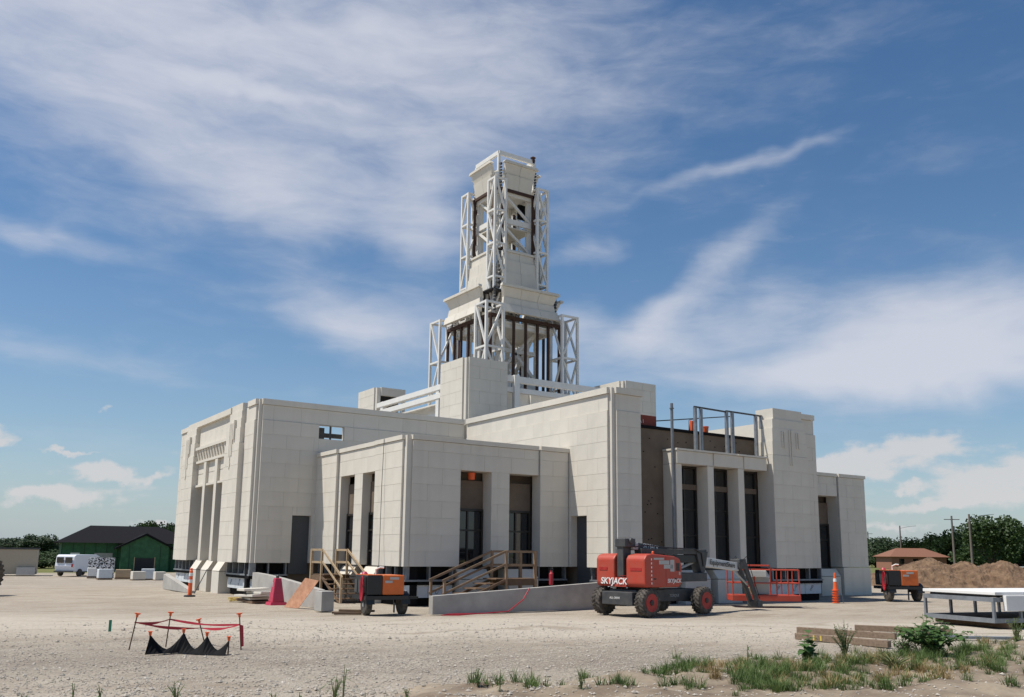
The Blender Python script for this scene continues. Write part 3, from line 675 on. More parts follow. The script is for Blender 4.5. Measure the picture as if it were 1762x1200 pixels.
# ---- base of the walls: framing, membrane, insulation boards
def base(ax, pl, a0, a1, parent, studs=True, boards=True):
    def bx(m, d0, d1, b0, b1, z0, z1): return m.box(*((pl+d0, pl+d1, b0, b1) if ax == 'X' else (b0, b1, pl+d0, pl+d1)), z0, z1)
    part(bx(MB(True), .55, 1.0, a0, a1, -2.95, -.75), 'foundation', BLACK, parent)
    n = max(1, int((a1-a0)/1.1))
    for k in range(n+1):
        a = a0+.1+(a1-a0-.2)*k/n; part(bx(MB(True), .2, .53, a-.05, a+.05, -1.5, -.74), 'stud', GALV, parent)
    part(bx(MB(True), .12, .54, a0, a1, -1.6, -1.5), 'ledger', GALV, parent); part(bx(MB(True), .2, .54, a0, a1, -1.78, -1.61), 'membrane', BLACK, parent)
    if boards:
        n = max(1, round((a1-a0)/1.7)); w = (a1-a0)/n
        for k in range(n):
            part(bx(MB(True), .34, .54, a0+w*k+.02, a0+w*(k+1)-.02, -2.5, -1.8), 'foam_board', FOAM, parent)
            p0 = Vector(U(*((pl+.335, a0+w*(k+.6), -2.35) if ax == 'X' else (a0+w*(k+.35), pl+.335, -2.35))))
            xd, yd = ((0, -.62, .78), (0, .78, .62)) if ax == 'X' else ((.62, 0, .78), (-.78, 0, .62))
            text('C-10L' if k % 2 else 'WEL', .16, p0, xd, yd, BLACKP, parent, name='print')
base('X', XL, YL+.1, pr1-.2, lw); base('X', XL, pl0+.1, YLb, lw); base('Y', YL, XL+.1, 21.1, lw, boards=False)
base('X', XP, YP+.2, 48.7, pv, boards=True); base('X', XP, 54.2, YL, pv, boards=False); base('Y', YP, XP+.2, 26.3, pv); base('Y', YP, 32.2, XR, pv, boards=False)
base('Y', YR, XR, 40.0, rw); base('Y', YR-.3, 48.2, XRr, rw); base('X', XR, YR, 43.0, rw, boards=False); base('Y', YP, XRr, 58.9, rp)
jo = part(JOIN, 'panel_cladding', PANEL); jo['kind'] = 'stuff'
print('PANELS', NP[0])

# ================================================================== OBJECTS
def local(o): # world -> local helper for things with a location and z rotation
    c, s_ = math.cos(-o.rotation_euler[2]), math.sin(-o.rotation_euler[2]); L = o.location.copy()
    return lambda x, y, z=0: Vector(((x-L.x)*c-(y-L.y)*s_, (x-L.x)*s_+(y-L.y)*c, z-L.z))
def rbox(x0, x1, y0, y1, z0, z1): return MB().box(x0, x1, y0, y1, z0, z1)
# ---- boom lift
lift = thing('boom_lift', 'red and dark grey articulating boom lift with its basket lowered to the ground', 'boom lift', (20.08, 21.72, 0), R(8))
def wheel(parent, x, y, r, w, rim, lug=22, side=-1, name='wheel', rimmat=REDR):
    m = MB(); pr = [(r*.60, -w/2), (r*.86, -w*.5), (r*.95, -w*.42), (r*.96, w*.42), (r*.86, w*.5), (r*.60, w/2)]
    m.lathe(pr, 28, (x, y, r), 'Y'); o = m.build(name, TYRE, parent, smooth=False)
    t = MB()
    for k in range(lug):
        for sd in (-1, 1):
            a = 2*math.pi*(k+.5*(sd > 0))/lug; a2 = a+.22
            p = Vector((x+math.cos(a)*r*.97, y+sd*w*.06, r+math.sin(a)*r*.97)); q = Vector((x+math.cos(a2)*r*.95, y+sd*w*.47, r+math.sin(a2)*r*.95))
            t.beam(p, q, r*.10, r*.085)
    tr = t.build('tread', TYRE, o); tr['kind'] = 'stuff'
    d = MB().lathe([(r*.63, side*w*.46), (r*.63, side*w*.53), (r*.57, side*w*.535), (r*.52, side*w*.508), (r*.25, side*w*.506), (r*.02, side*w*.506)], 24, (x, y, r), 'Y'); d.build('rim', rimmat, o, smooth=False)
    MB().lathe([(r*.20, side*w*.505), (r*.18, side*w*.58), (r*.02, side*w*.59)], 14, (x, y, r), 'Y').build('hub', BLACKP, o)
    return o
for x in (-1.38, 1.38):
    for y, sd in ((-.88, -1), (.88, 1)): wheel(lift, x, y, .435, .34, 1, side=sd)
MB().box(-1.5, 1.5, -.55, .55, .42, .80).box(-1.78, -1.5, -.62, .62, .34, .74).build('chassis', DGREY, lift, bevel=.02)
MB().box(-1.45, -1.30, -.70, .70, .38, .50).build('axle', BLACKP, lift); MB().box(1.30, 1.45, -.70, .70, .38, .50).build('axle', BLACKP, lift)
MB().lathe([(.5, .78), (.5, .90)], 20, (-.5, 0, 0)).build('turntable', DGREY, lift)
def cowl(y0, y1, name):
    m = MB(); pr = [(-1.62, .98), (-1.55, .88), (.05, .88), (.18, 1.0), (.20, 1.55), (.10, 1.76), (-.15, 1.83), (-1.30, 1.90), (-1.52, 1.86), (-1.62, 1.74)]
    m.prism(pr, 'Y', y0, y1); return m.build(name, RED, lift, bevel=.05)
cn_ = cowl(-1.0, -.24, 'cowl'); cf_ = cowl(.24, 1.0, 'cowl')
MB().box(-1.61, -1.2, -.24, .24, .885, 1.17).build('counterweight', RED, lift)
for y0, y1 in ((-.86, -.42), (.52, .86)): MB().box(-1.632, -1.60, y0, y1, 1.38, 1.47).build('vent_slot', REDR, lift)
MB().box(-1.60, -1.22, -.12, .14, 1.18, 2.28).build('riser', DGREY, lift, bevel=.02)
MB().box(-1.64, -1.14, -.24, .18, 2.10, 2.36).tube([(-1.36, -.3, 2.28), (-1.36, .25, 2.28)], .1, 12).build('riser_head', DGREY, lift, bevel=.02)
MB().box(-1.22, -.98, -.22, .0, 2.02, 2.24).build('cylinder_block', LGREY, lift, bevel=.02)
MB().hexa([(-1.2, .02, 2.02), (1.3, .02, 1.93), (1.3, .24, 1.93), (-1.2, .24, 2.02)], [(-1.2, .02, 2.30), (1.3, .02, 2.02), (1.3, .24, 2.02), (-1.2, .24, 2.30)]).build('lower_boom', DGREY, lift, bevel=.015)
MB().box(-.95, 2.45, -.32, -.02, 1.90, 2.06).build('upper_boom', DGREY, lift, bevel=.015)
MB().box(.4, 2.2, -.28, -.08, 1.62, 1.88).build('hose_tray', BLACKP, lift, bevel=.02)
MB().hexa([(2.1, -.34, 1.3), (2.3, -.34, 1.3), (2.3, .02, 1.3), (2.1, .02, 1.3)], [(1.85, -.34, 1.98), (2.5, -.34, 2.0), (2.5, .02, 2.0), (1.85, .02, 1.98)]).build('boom_knuckle', DGREY, lift, bevel=.02)
MB().box(.2, 2.2, -.5, .2, 1.02, 1.30).build('side_tray', DGREY, lift, bevel=.02)
MB().hexa([(2.35, -.30, 1.50), (4.42, -.24, 1.34), (4.42, .0, 1.34), (2.35, .0, 1.50)], [(2.35, -.30, 1.82), (4.42, -.24, 1.62), (4.42, .0, 1.62), (2.35, .0, 1.82)]).build('telescopic_boom', mat('boom_white', (.60, .60, .59), .5, .1, 4), lift, bevel=.015)
MB().box(4.35, 4.75, -.34, .08, 1.40, 1.76).build('jib_knuckle', DGREY, lift, bevel=.03)
for y in (-.30, -.02): MB().beam((4.6, y, 1.72), (5.55, y+.05, .14), .09, .2).build('jib_arm', DGREY, lift, bevel=.01)
MB().box(5.4, 5.75, -.32, .12, .05, .30).build('jib_foot', DGREY, lift, bevel=.03)
text('SKYJACK', .27, (-1.63, .80, .965), (0, -1, 0), (0, 0, 1), WHITEP, lift, .15, bold=.006)
text('SKYJACK', .17, (-.55, -1.004, 1.02), (1, 0, 0), (0, 0, 1), WHITEP, lift, .15, bold=.004)
text('EquipmentShare', .235, (2.6, -.335, 1.58), (1, .03, -.085), (.085, 0, 1), BLACKP, lift, 0, bold=.004)
text('SKYJACK', .2, (-.5, .01, 2.1), (1, 0, -.1), (.1, 0, 1), WHITEP, lift, .2)
text('46', .12, (-1.585, .02, 1.92), (0, -1, 0), (0, 0, 1), WHITEP, lift); text('ALL-DRIVE', .09, (-1.785, .3, .52), (0, -1, 0), (0, 0, 1), WHITEP, lift, .2); text('TORQUE', .12, (.1, -.555, .56), (1, 0, 0), (0, 0, 1), LGREY, lift, .2)
for k in range(7): MB().box(-1.33+.0, -1.29, -1.006, -1.001, .98+k*.12, 1.04+k*.12).build('safety_stripe', WHITEP, lift)
for x, z, w_, h_ in ((-1.2, 1.72, .5, .06), (-.95, 1.58, .5, .12), (-.72, 1.45, .45, .12), (-.4, 1.36, .2, .36), (.02, 1.25, .08, .1)): MB().box(x, x+w_, -1.006, -1.001, z, z+h_).build('decal', LGREY, lift)
MB().box(-.1, .06, -1.006, -.99, 1.38, 1.62).build('control_panel', BLACKP, lift); MB().lathe([(.04, 1.86), (.04, 1.96), (.02, 1.98)], 10, (-.75, -.6, 0)).build('beacon', SAFETY, lift)
for k, y in enumerate((-.36, -.335, .05)):
    MB().tube([(-1.3, y, 2.1), (-.9, y, 2.16+.02*k), (.4, y-.02, 2.10), (1.7, y-.02, 2.08), (2.1, y, 1.95), (2.2, y, 1.5)], .016, 6).build('hydraulic_hose', BLACKP, lift)
for y in (-.36, .1): MB().tube([(4.3, y, 1.6), (4.75, y, 1.85), (5.0, y, 1.35), (5.5, y, .35)], .014, 6).build('hydraulic_hose', BLACKP, lift)
MB().tube([(4.2, -.16, 1.36), (5.05, -.16, .85)], .035, 10).build('jib_cylinder', LGREY, lift); MB().tube([(1.2, -.16, 1.45), (2.15, -.16, 1.72)], .05, 10).build('lift_cylinder', LGREY, lift)
MB().beam((-1.605, -.9, 1.22), (-1.605, .0, 1.22), .008, .012).build('panel_seam', REDR, lift)
MB().box(-.62, -.60, -1.004, -.9, .92, 1.84).build('panel_seam', REDR, lift)
for x in (-1.2, -.2): MB().box(x, x+.1, -1.012, -1.0, 1.12, 1.16).build('latch', BLACKP, lift)
# basket
bk = local(lift)(26.95, 23.15); ba = R(-34-8); cb, sb = math.cos(ba), math.sin(ba)
def B(x, y, z): return (bk.x+x*cb-y*sb, bk.y+x*sb+y*cb, z)
def bbox(x0, x1, y0, y1, z0, z1): return MB().hexa([B(x0, y0, z0), B(x1, y0, z0), B(x1, y1, z0), B(x0, y1, z0)], [B(x0, y0, z1), B(x1, y0, z1), B(x1, y1, z1), B(x0, y1, z1)])
bask = bbox(-1.28, 1.28, -.46, .46, .22, .44).build('basket', RED, lift, bevel=.02)
for x in (-1.24, -.42, .40, .82, 1.24):
    for y in (-.42, .42): MB().tube([B(x, y, .4), B(x, y, 1.38 if x > -.5 else 1.48)], .026, 8).build('basket_post', RED, bask)
for z in (.88, 1.36):
    for y in (-.42, .42): MB().tube([B(-1.24, y, z), B(1.24, y, z)], .024, 8).build('basket_rail', RED, bask)
    for x in (-1.24, 1.24): MB().tube([B(x, -.42, z), B(x, .42, z)], .024, 8).build('basket_rail', RED, bask)
MB().tube([B(-1.0, -.44, 1.40), B(-.95, -.5, 1.52), B(.1, -.5, 1.52), B(.2, -.44, 1.38)], .03, 8).build('control_guard', RED, bask)
bbox(-.75, .0, -.54, -.30, 1.12, 1.34).build('control_box', PANEL_IN, bask, bevel=.02); bbox(-.5, .15, -.3, .1, .46, 1.1).build('tool_chest', CONC, bask, bevel=.02); bbox(-.6, -.1, -.2, .2, .46, .7).build('carton', WOOD, bask)
# ---- towed welders
def welder(label, loc, rz, proto=None):
    if proto:
        o = copy_tree(proto); o.location = loc; o.rotation_euler = (0, 0, rz); o['label'] = label; return o
    t = thing('towed_welder', label, 'welder trailer', loc, rz, 'towed engine welders')
    rbox(-.12, .56, -.62, .55, .60, 1.18).build('housing', ORANGE, t, bevel=.025); rbox(-.60, -.125, -.61, .54, .60, 1.17).build('engine_bay', BLACKP, t, bevel=.02); rbox(-.58, -.13, -.60, .53, 1.172, 1.19).build('hood', ORANGE, t)
    rbox(-.625, -.605, -.55, .48, .62, 1.12).build('end_panel', BLACKP, t)
    for y in (-.4, 0, .35): rbox(-.64, -.627, y-.12, y+.12, .66, 1.04).build('louvre_panel', DGREY, t)
    rbox(-.66, .70, -.66, .60, .46, .57).build('trailer_frame', BLACKP, t)
    rbox(.5, 1.25, -.06, .04, .44, .52).build('tongue', BLACKP, t)
    for x, sd in ((-.50, -1), (.62, 1)):
        w = MB().lathe([(.17, -.1), (.26, -.1), (.31, -.07), (.31, .07), (.26, .1), (.17, .1)], 22, (x, -.30, .31), 'X').build('wheel', TYRE, t)
        MB().lathe([(.16, sd*.0), (.16, sd*.09), (.09, sd*.06), (.06, sd*.11), (.01, sd*.11)], 16, (x, -.30, .31), 'X').build('rim', LGREY, w)
        f = MB()
        for k in range(7):
            a0, a1 = math.pi*k/7, math.pi*(k+1)/7
            f.hexa([(x-.13, -.30+math.cos(a0)*.36, .33+math.sin(a0)*.36), (x+.13, -.30+math.cos(a0)*.36, .33+math.sin(a0)*.36), (x+.13, -.30+math.cos(a1)*.36, .33+math.sin(a1)*.36), (x-.13, -.30+math.cos(a1)*.36, .33+math.sin(a1)*.36)],
                   [(x-.13, -.30+math.cos(a0)*.375, .33+math.sin(a0)*.375), (x+.13, -.30+math.cos(a0)*.375, .33+math.sin(a0)*.375), (x+.13, -.30+math.cos(a1)*.375, .33+math.sin(a1)*.375), (x-.13, -.30+math.cos(a1)*.375, .33+math.sin(a1)*.375)])
        f.build('fender', BLACKP, t)
    MB().tube([(-.1, .1, 1.16), (-.1, .1, 1.34), (.02, .05, 1.40), (.12, .0, 1.39)], .03, 8).build('exhaust_pipe', WHITE_ST, t)
    MB().lathe([(.08, 1.17), (.10, 1.20), (.05, 1.27)], 12, (-.42, .2, 0)).build('filler_cap', PINK, t)
    hm = MB()
    for k in range(5):
        a = .16+.02*k; hm.tube([(-.64-.012*k, -.35+a*math.cos(q*math.pi/8)*.55, .78+a*1.5*math.sin(q*math.pi/8)) for q in range(17)], .016, 6, False)
    h_ = hm.build('hose_coil', TAPE, t); h_['kind'] = 'stuff'
    rbox(-.05, .18, -.632, -.622, .95, 1.02).build('decal', LGREY, t); rbox(.1, .38, -.632, -.622, 1.05, 1.12).build('decal', LGREY, t)
    MB().tube([(.6, .3, .5), (.6, .3, .02)], .03, 8).build('jack_stand', GALV, t)
    return t
w1 = welder('orange and black towed engine welder beside the concrete ramp wall', (12.1, 25.25, 0), R(-6))
w2 = welder('orange and black towed engine welder in front of the dirt mounds', (36.3, 23.7, 0), R(-30), w1); w2.scale = (1.12, 1.12, 1.12)
# ---- concrete ramp walls
m = MB(); m.prism([(13.5, 0), (20.4, 0), (20.4, .92), (13.5, .55)], 'Y', 24.42, 24.66)
o = m.build('ramp_wall', CONC, loc=(17, 24.5, 0)); tag(o, 'long grey concrete ramp wall rising behind the red boom lift', 'ramp wall')
m = MB(); pts = [(11.7, 36.2, 1.0), (11.6, 34.6, .97), (11.55, 32.6, .88), (11.5, 30.4, .74), (11.5, 28.6, .60)]
for a, b in zip(pts, pts[1:]): m.hexa([(a[0], a[1], 0), (b[0], b[1], 0), (b[0]+.22, b[1], 0), (a[0]+.22, a[1], 0)], [(a[0], a[1], a[2]), (b[0], b[1], b[2]), (b[0]+.22, b[1], b[2]), (a[0]+.22, a[1], a[2])])
o = m.build('ramp_wall', CONC, loc=(11.1, 31, 0)); tag(o, 'curved pale concrete ramp wall sloping down behind the leaning plywood', 'ramp wall')
o = rbox(11.0, 11.42, 27.1, 27.7, 0, .62).build('concrete_post', CONC, bevel=.015, loc=(11.2, 27.4, 0)); tag(o, 'short square concrete end post beside the plywood sheet', 'concrete post')
m = MB(); m.prism([(41.0, 0), (46.0, 0), (46.0, .7), (41.0, .1)], 'X', 10.5, 10.75)
o = m.build('ramp_wall', CONC, loc=(10.6, 44, 0)); tag(o, 'pale concrete ramp wall at the far end of the decorated facade', 'ramp wall')
# ---- wooden stairs
def stair(label, loc, rz, n, rise, run, width, deck, mid):
    t = thing('wooden_stair', label, 'stairs', loc, rz, 'site-built wooden stairs')
    h = n*rise; WD = WOOD if mid else mat('brown_lumber', (.26, .17, .10), .8, .2, 3, obj_var=.1)
    for y in (0, width):
        m = MB(); m.hexa([(0, y-.02, 0), (.25, y-.02, 0), (.25, y+.02, 0), (0, y+.02, 0)], [(n*run, y-.02, h), (n*run+.25, y-.02, h), (n*run+.25, y+.02, h), (n*run, y+.02, h)]); m.build('stringer', WOOD_D, t)
        MB().beam((-.05, y, .92), (n*run, y, h+.95), .04, .08).build('handrail', WD, t); MB().beam((-.05, y, .48), (n*run, y, h+.5), .035, .07).build('mid_rail', WD, t)
        MB().box(-.02, .06, y-.04, y+.04, 0, .93).build('post', WD, t); MB().box(n*run-.04, n*run+.04, y-.04, y+.04, 0, h+.97).build('post', WD, t)
        MB().box(n*run+deck-.1, n*run+deck, y-.05, y+.05, 0, h+.97).build('post', WD, t)
        MB().box(n*run+.05, n*run+deck, y-.03, y+.03, h+.90, h+.98).build('handrail', WD, t); MB().box(n*run+.05, n*run+deck-.1, y-.03, y+.03, h+.42, h+.50).build('mid_rail', WD, t)
    for k in range(n): MB().box(k*run+.02, k*run+run+.04, .03, width-.03, (k+1)*rise-.04, (k+1)*rise).build('tread', WOOD_D, t)
    MB().box(n*run+.05, n*run+deck, -.03, width+.03, h-.05, h-.005).build('deck', WOOD_D, t)
    for y in (0, width/2, width): MB().box(n*run+.06, n*run+deck-.02, y-.02, y+.02, h-.25, h-.052).build('joist', WOOD_D, t)
    return t
stair('wooden stair with pale handrails climbing to the grey side door', (13.45, 31.3, 0), R(90), 6, .165, .33, -1.05, 1.1, 1)
stair('wooden stair with brown handrails behind the long ramp wall', (15.2, 26.75, 0), 0, 6, .165, .42, .95, 1.3, 0)
# ---- delineators, cones, barrier
def delineator(label, loc, s=1, stack=1):
    t = thing('delineator_post', label, 'traffic delineator', loc)
    MB().lathe([(.22*s, 0), (.24*s, .02), (.22*s, .06), (.10*s, .07)], 8).build('base', BLACKP, t)
    MB().lathe([(.085*s, .06), (.07*s, 1.02), (.05*s, 1.05), (.055*s, 1.12), (.02, 1.14)], 14).build('tube', SAFETY, t)
    for z in (.55, .82): MB().lathe([(.081*s, z), (.079*s, z+.13)], 14).build('reflective_band', WHITEP, t)
    return t
delineator('orange delineator post with white bands beside the decorated facade', (9.71, 37.84, 0))
t = thing('channelizer_barrier', 'tapered faded red plastic barrier beside the stacked stone slabs', 'barrier', (10.95, 31.1, 0))
MB().hexa([(-.3, -.3, 0), (.3, -.3, 0), (.3, .3, 0), (-.3, .3, 0)], [(-.27, -.27, .1), (.27, -.27, .1), (.27, .27, .1), (-.27, .27, .1)]).build('foot', PINK, t)
MB().hexa([(-.22, -.22, .1), (.22, -.22, .1), (.22, .22, .1), (-.22, .22, .1)], [(-.11, -.11, .92), (.11, -.11, .92), (.11, .11, .92), (-.11, .11, .92)]).build('body', PINK, t, bevel=.02)
MB().lathe([(.06, .92), (.06, 1.0), (.03, 1.03)], 10).build('cap', DGREY, t); rbox(-.155, -.135, -.04, .04, .62, .78).build('label_plate', LGREY, t)
t = thing('cone_stack', 'tall stack of orange traffic cones near the far pavilion', 'traffic cones', (32.0, 23.7, 0))
for k in range(6): MB().lathe([(.15, .0), (.15, .03), (.095, .035), (.035, .70), (.025, .72)], 14, (0, 0, .10*k)).build('cone', SAFETY, t)
MB().lathe([(.072, .86), (.062, .99)], 14).build('reflective_band', WHITEP, t); MB().tube([(.22, -.2, 0), (.1, -.1, 1.0)], .012, 6).build('stick', GALV, t)
# plywood, slabs, lumber, rope
a = Vector((10.75, 29.75, 0)); b = Vector((10.95, 28.95, 0)); c_ = Vector((11.25, 28.05, .92)); d_ = Vector((11.05, 28.72, .99)); n_ = Vector((.016, .01, 0))
m = MB(); m.hexa([a, b, b+n_, a+n_], [d_, c_, c_+n_, d_+n_]); o = m.build('plywood_sheet', OSB, loc=(11.1, 29.6, 0)); tag(o, 'reddish plywood sheet leaning on the concrete end post', 'plywood')
t = thing('stone_slab_stack', 'loose stack of beige stone slabs on a low pallet', 'stone slabs', (10.8, 32.9, 0))
for k, (dx, dy, rz, w_, l_) in enumerate(((0, 0, .1, .9, 1.5), (.05, .1, -.05, .8, 1.3), (-.1, -.1, .15, .85, 1.45), (.1, -.35, .3, .7, .9), (-.05, .2, -.1, .9, 1.3))):
    sl = rbox(-w_/2, w_/2, -l_/2, l_/2, 0, .08).build('slab', PANEL if k else WOOD_D, t, bevel=.01); sl.location = (dx, dy, .02+.1*k); sl.rotation_euler = (rnd.uniform(-.04, .04), rnd.uniform(-.04, .04), rz)
m = MB()
for k in range(7): m.tube([(10.3+(.10+.16*rnd.random())*math.cos(q*.6+k)+rnd.uniform(-.03, .03), 33.75+(.15+.16*rnd.random())*math.sin(q*.6+k*2), .02+.03*k*.6+.02*rnd.random()) for q in range(12)], .013, 6)
o = m.build('rope_coil', mat('yellow_rope', (.55, .42, .14), .8), loc=(10.25, 33.75, 0)); tag(o, 'tangled yellow rope lying beside the stone slabs', 'rope')
for k, (x, y, rz, l_) in enumerate(((11.35, 25.9, 5, .9), (11.6, 25.75, -12, 1.1), (11.2, 25.5, 2, .8))):
    o = rbox(-l_/2, l_/2, -.07, .07, 0, .06).build('lumber_offcut', WOOD_D); o.location = (x, y, .0+.062*(k == 1)); o.rotation_euler = (0, 0, R(rz-30)); tag(o, ('middle lumber offcut of three beside the concrete end post', 'longest lumber offcut lying across two others by the welder', 'shortest lumber offcut flat on the gravel by the welder')[k], 'lumber', 'lumber offcuts')
for nm, p in (('air_hose', [(17.05, 24.35, .75), (16.7, 24.2, .4), (16.0, 24.0, .06), (15.0, 23.9, .03), (14.0, 24.05, .03), (13.4, 23.7, .03), (13.9, 23.5, .03), (14.6, 23.7, .04), (13.7, 23.9, .04)]),):
    o = MB().tube(p, .018, 6).build(nm, TAPE, loc=(15, 24, 0)); tag(o, 'red air hose hanging over the long concrete ramp wall', 'hose')
t = thing('fire_extinguisher', 'small red fire extinguisher standing on the ramp behind its wall', 'extinguisher', (18.7, 25.4, .80)); MB().lathe([(.07, 0), (.075, .05), (.075, .38), (.03, .45), (.03, .5)], 12).build('cylinder', TAPE, t); MB().box(-.03, .1, -.02, .02, .5, .55).build('handle', BLACKP, t)
# shovel-like rod at the plinths
o = MB().tube([(10.45, 40.0, .02), (10.9, 39.9, 1.05)], .02, 6).build('steel_rod', DGREY, loc=(10.6, 40, 0)); tag(o, 'thin dark steel rod leaning on a window plinth', 'rod')
# rooftop things over the entrance
t = thing('steel_gang_box', 'rust red steel box with chalk marks on the entrance roof edge', 'site box', Vector(U(38.3, YR+1.9, 8.15)))
MB().box(-.95, .75, -.25, .25, .0, .46).build('box_body', mat('red_oxide', (.22, .04, .025), .7), t, bevel=.01); text('P I I A I', .22, (-.62, -.255, .12), (1, 0, 0), (0, 0, 1), WHITEP, t)
t = thing('bucket', 'orange plastic bucket standing on the entrance roof edge', 'bucket', Vector(U(44.3, YR+1.9, 8.14))); MB().lathe([(.13, 0), (.16, .30), (.17, .30), (.17, .34), (.02, .34)], 16).build('pail', SAFETY, t)
t = thing('safety_vest', 'red orange vest hung on a stand on the entrance roof edge', 'vest', Vector(U(43.2, YR+2.0, 8.14)))
MB().hexa([(-.16, -.1, .0), (.18, -.1, .0), (.18, .1, .0), (-.16, .1, .0)], [(-.08, -.06, .56), (.12, -.06, .5), (.12, .06, .5), (-.08, .06, .56)]).build('cloth', SAFETY, t, bevel=.03); MB().tube([(-.2, 0, 0), (-.18, 0, .55), (.1, 0, .62)], .015, 6).build('stand', BLACKP, t)
t = thing('bucket', 'orange red bucket inside the top of the pavilion window opening', 'bucket', Vector(U(27.6, YP+.6, 4.33))); MB().lathe([(.12, 0), (.14, .26), (.02, .26)], 14).build('pail', SAFETY, t)
# hanging cords on the pavilion face
o = MB().tube([U(XP-.2, 47.5, 6.6), U(XP-.25, 47.5, 4), U(XP-.3, 47.4, 1), U(XP-.5, 47.0, -1.5)], .012, 5).build('hanging_cord', DGREY, loc=U(XP-.2, 47.4, -1)); tag(o, 'thin dark cord hanging down the sunlit pavilion wall', 'cord')
# ---- taped inlet
for k, (b_, top, lab) in enumerate((((3.69, 18.46), (237, 1056), 'strongly leaning rebar stake with orange cap towards the green survey stake'), ((4.41, 18.69), (294, 1054), 'upright capped rebar stake behind the middle of the silt fence'), ((5.19, 18.79), (342, 1066), 'shorter rebar stake leaning the other way behind the silt fence'), ((5.52, 17.5), (412, 1056), 'upright capped rebar stake with a loose red tape end hanging'))):
    base_ = Vector((*b_, 0)); r = ray(*top); dd = math.hypot(*b_); tp = r*(dd/math.hypot(r.x, r.y))+Vector((0, 0, EYE))
    t = thing('rebar_stake', lab, 'stake', base_, 0, 'capped rebar stakes round the drain')
    d_ = tp-base_; MB().tube([(0, 0, -.02), d_], .013, 6).build('rod', RUST, t)
    e = d_.normalized(); MB().tube([d_-e*.07, d_-e*.02, d_-e*.01, d_+e*.01], [.022, .025, .055, .06], 10).build('cap', SAFETY, t)
tops = []
for b_, u, v in (((3.69, 18.46), 231, 1071), ((4.41, 18.69), 292, 1066), ((5.52, 17.5), 413, 1075), ((5.19, 18.79), 346, 1081)):
    r = ray(u, v); tops.append(r*(math.hypot(*b_)/math.hypot(r.x, r.y))+Vector((0, 0, EYE)))
m = MB()
for i in range(4):
    p, q = tops[i], tops[(i+1) % 4]; prev = None; n = 8
    for k in range(n+1):
        t_ = k/n; c = p.lerp(q, t_)-Vector((0, 0, .05*math.sin(math.pi*t_))); hw = (.010+.016*abs(math.sin(t_*4+i)))*(.5+.6*math.sin(math.pi*t_))
        cur = (c-Vector((0, 0, hw)), c+Vector((.01, 0, hw)))
        if prev: m.add([prev[0], cur[0], cur[1], prev[1], *[x+Vector((.004, .004, 0)) for x in (prev[0], cur[0], cur[1], prev[1])]], [(0, 1, 2, 3), (7, 6, 5, 4), (0, 4, 5, 1), (3, 2, 6, 7)])
        prev = cur
q = tops[2]; m.hexa([q+Vector((.03, -.02, -.42)), q+Vector((.09, -.02, -.40)), q+Vector((.09, .0, -.40)), q+Vector((.03, .0, -.42))], [q+Vector((.0, -.02, 0)), q+Vector((.06, -.02, -.02)), q+Vector((.06, 0, -.02)), q+Vector((0, 0, 0))])
o = m.build('caution_tape', TAPE, loc=(4.7, 18.3, .5)); tag(o, 'red caution tape strung between the capped rebar stakes', 'tape')
t = thing('silt_fence', 'sagging black silt fabric fence round the taped drain inlet', 'silt fence', (4.4, 17.1, 0))
P_ = [Vector((3.84, 17.49, 0)), Vector((4.43, 17.5, 0)), Vector((4.75, 17.1, 0)), Vector((5.05, 16.75, 0))]; H_ = [.32, .34, .30, .24]
vs = []; 
for i in range(3):
    for k in range(9):
        if i and not k: continue
        t_ = k/8; c = P_[i].lerp(P_[i+1], t_); h_ = H_[i]*(1-t_)+H_[i+1]*t_; h_ = .06+(h_-.06)*(abs(2*t_-1)**1.5)
        vs.append((c, h_))
m = MB()
for (c0, h0), (c1, h1) in zip(vs, vs[1:]):
    o0 = Vector((-.10, -.14, 0)); m.hexa([c0+o0, c1+o0, c1+o0+Vector((.02, .03, 0)), c0+o0+Vector((.02, .03, 0))], [c0+Vector((0, 0, h0)), c1+Vector((0, 0, h1)), c1+Vector((.02, .03, h1)), c0+Vector((.02, .03, h0))])
m.v = [tuple(Vector(p)-Vector((4.4, 17.1, 0))) for p in m.v]; m.build('fabric', BLACK, t)
for c, h_ in zip(P_, H_):
    c = c-Vector((4.4, 17.1, 0)); sk = MB().tube([c, c+Vector((0, 0, h_+.06))], .013, 6).build('stake', RUST, t); MB().tube([c+Vector((0, 0, h_)), c+Vector((0, 0, h_+.06)), c+Vector((0, 0, h_+.075))], [.022, .03, .05], 8).build('cap', SAFETY, sk)
o = rbox(-.03, .03, -.01, .01, 0, .26).build('survey_stake', mat('green_stake', (.03, .22, .13), .6)); o.location = (4.05, 22.5, 0); tag(o, 'short green survey stake in the open gravel', 'stake')
# ---- loader tyre at the edge of the site
t = thing('loader_wheel', 'large black lugged machine tyre at the edge of the gravel lot', 'wheel', (2.62, 41.5, 0), R(40)); wheel(t, 0, 0, .82, .5, 1, 26, -1, 'tyre', BLACKP)
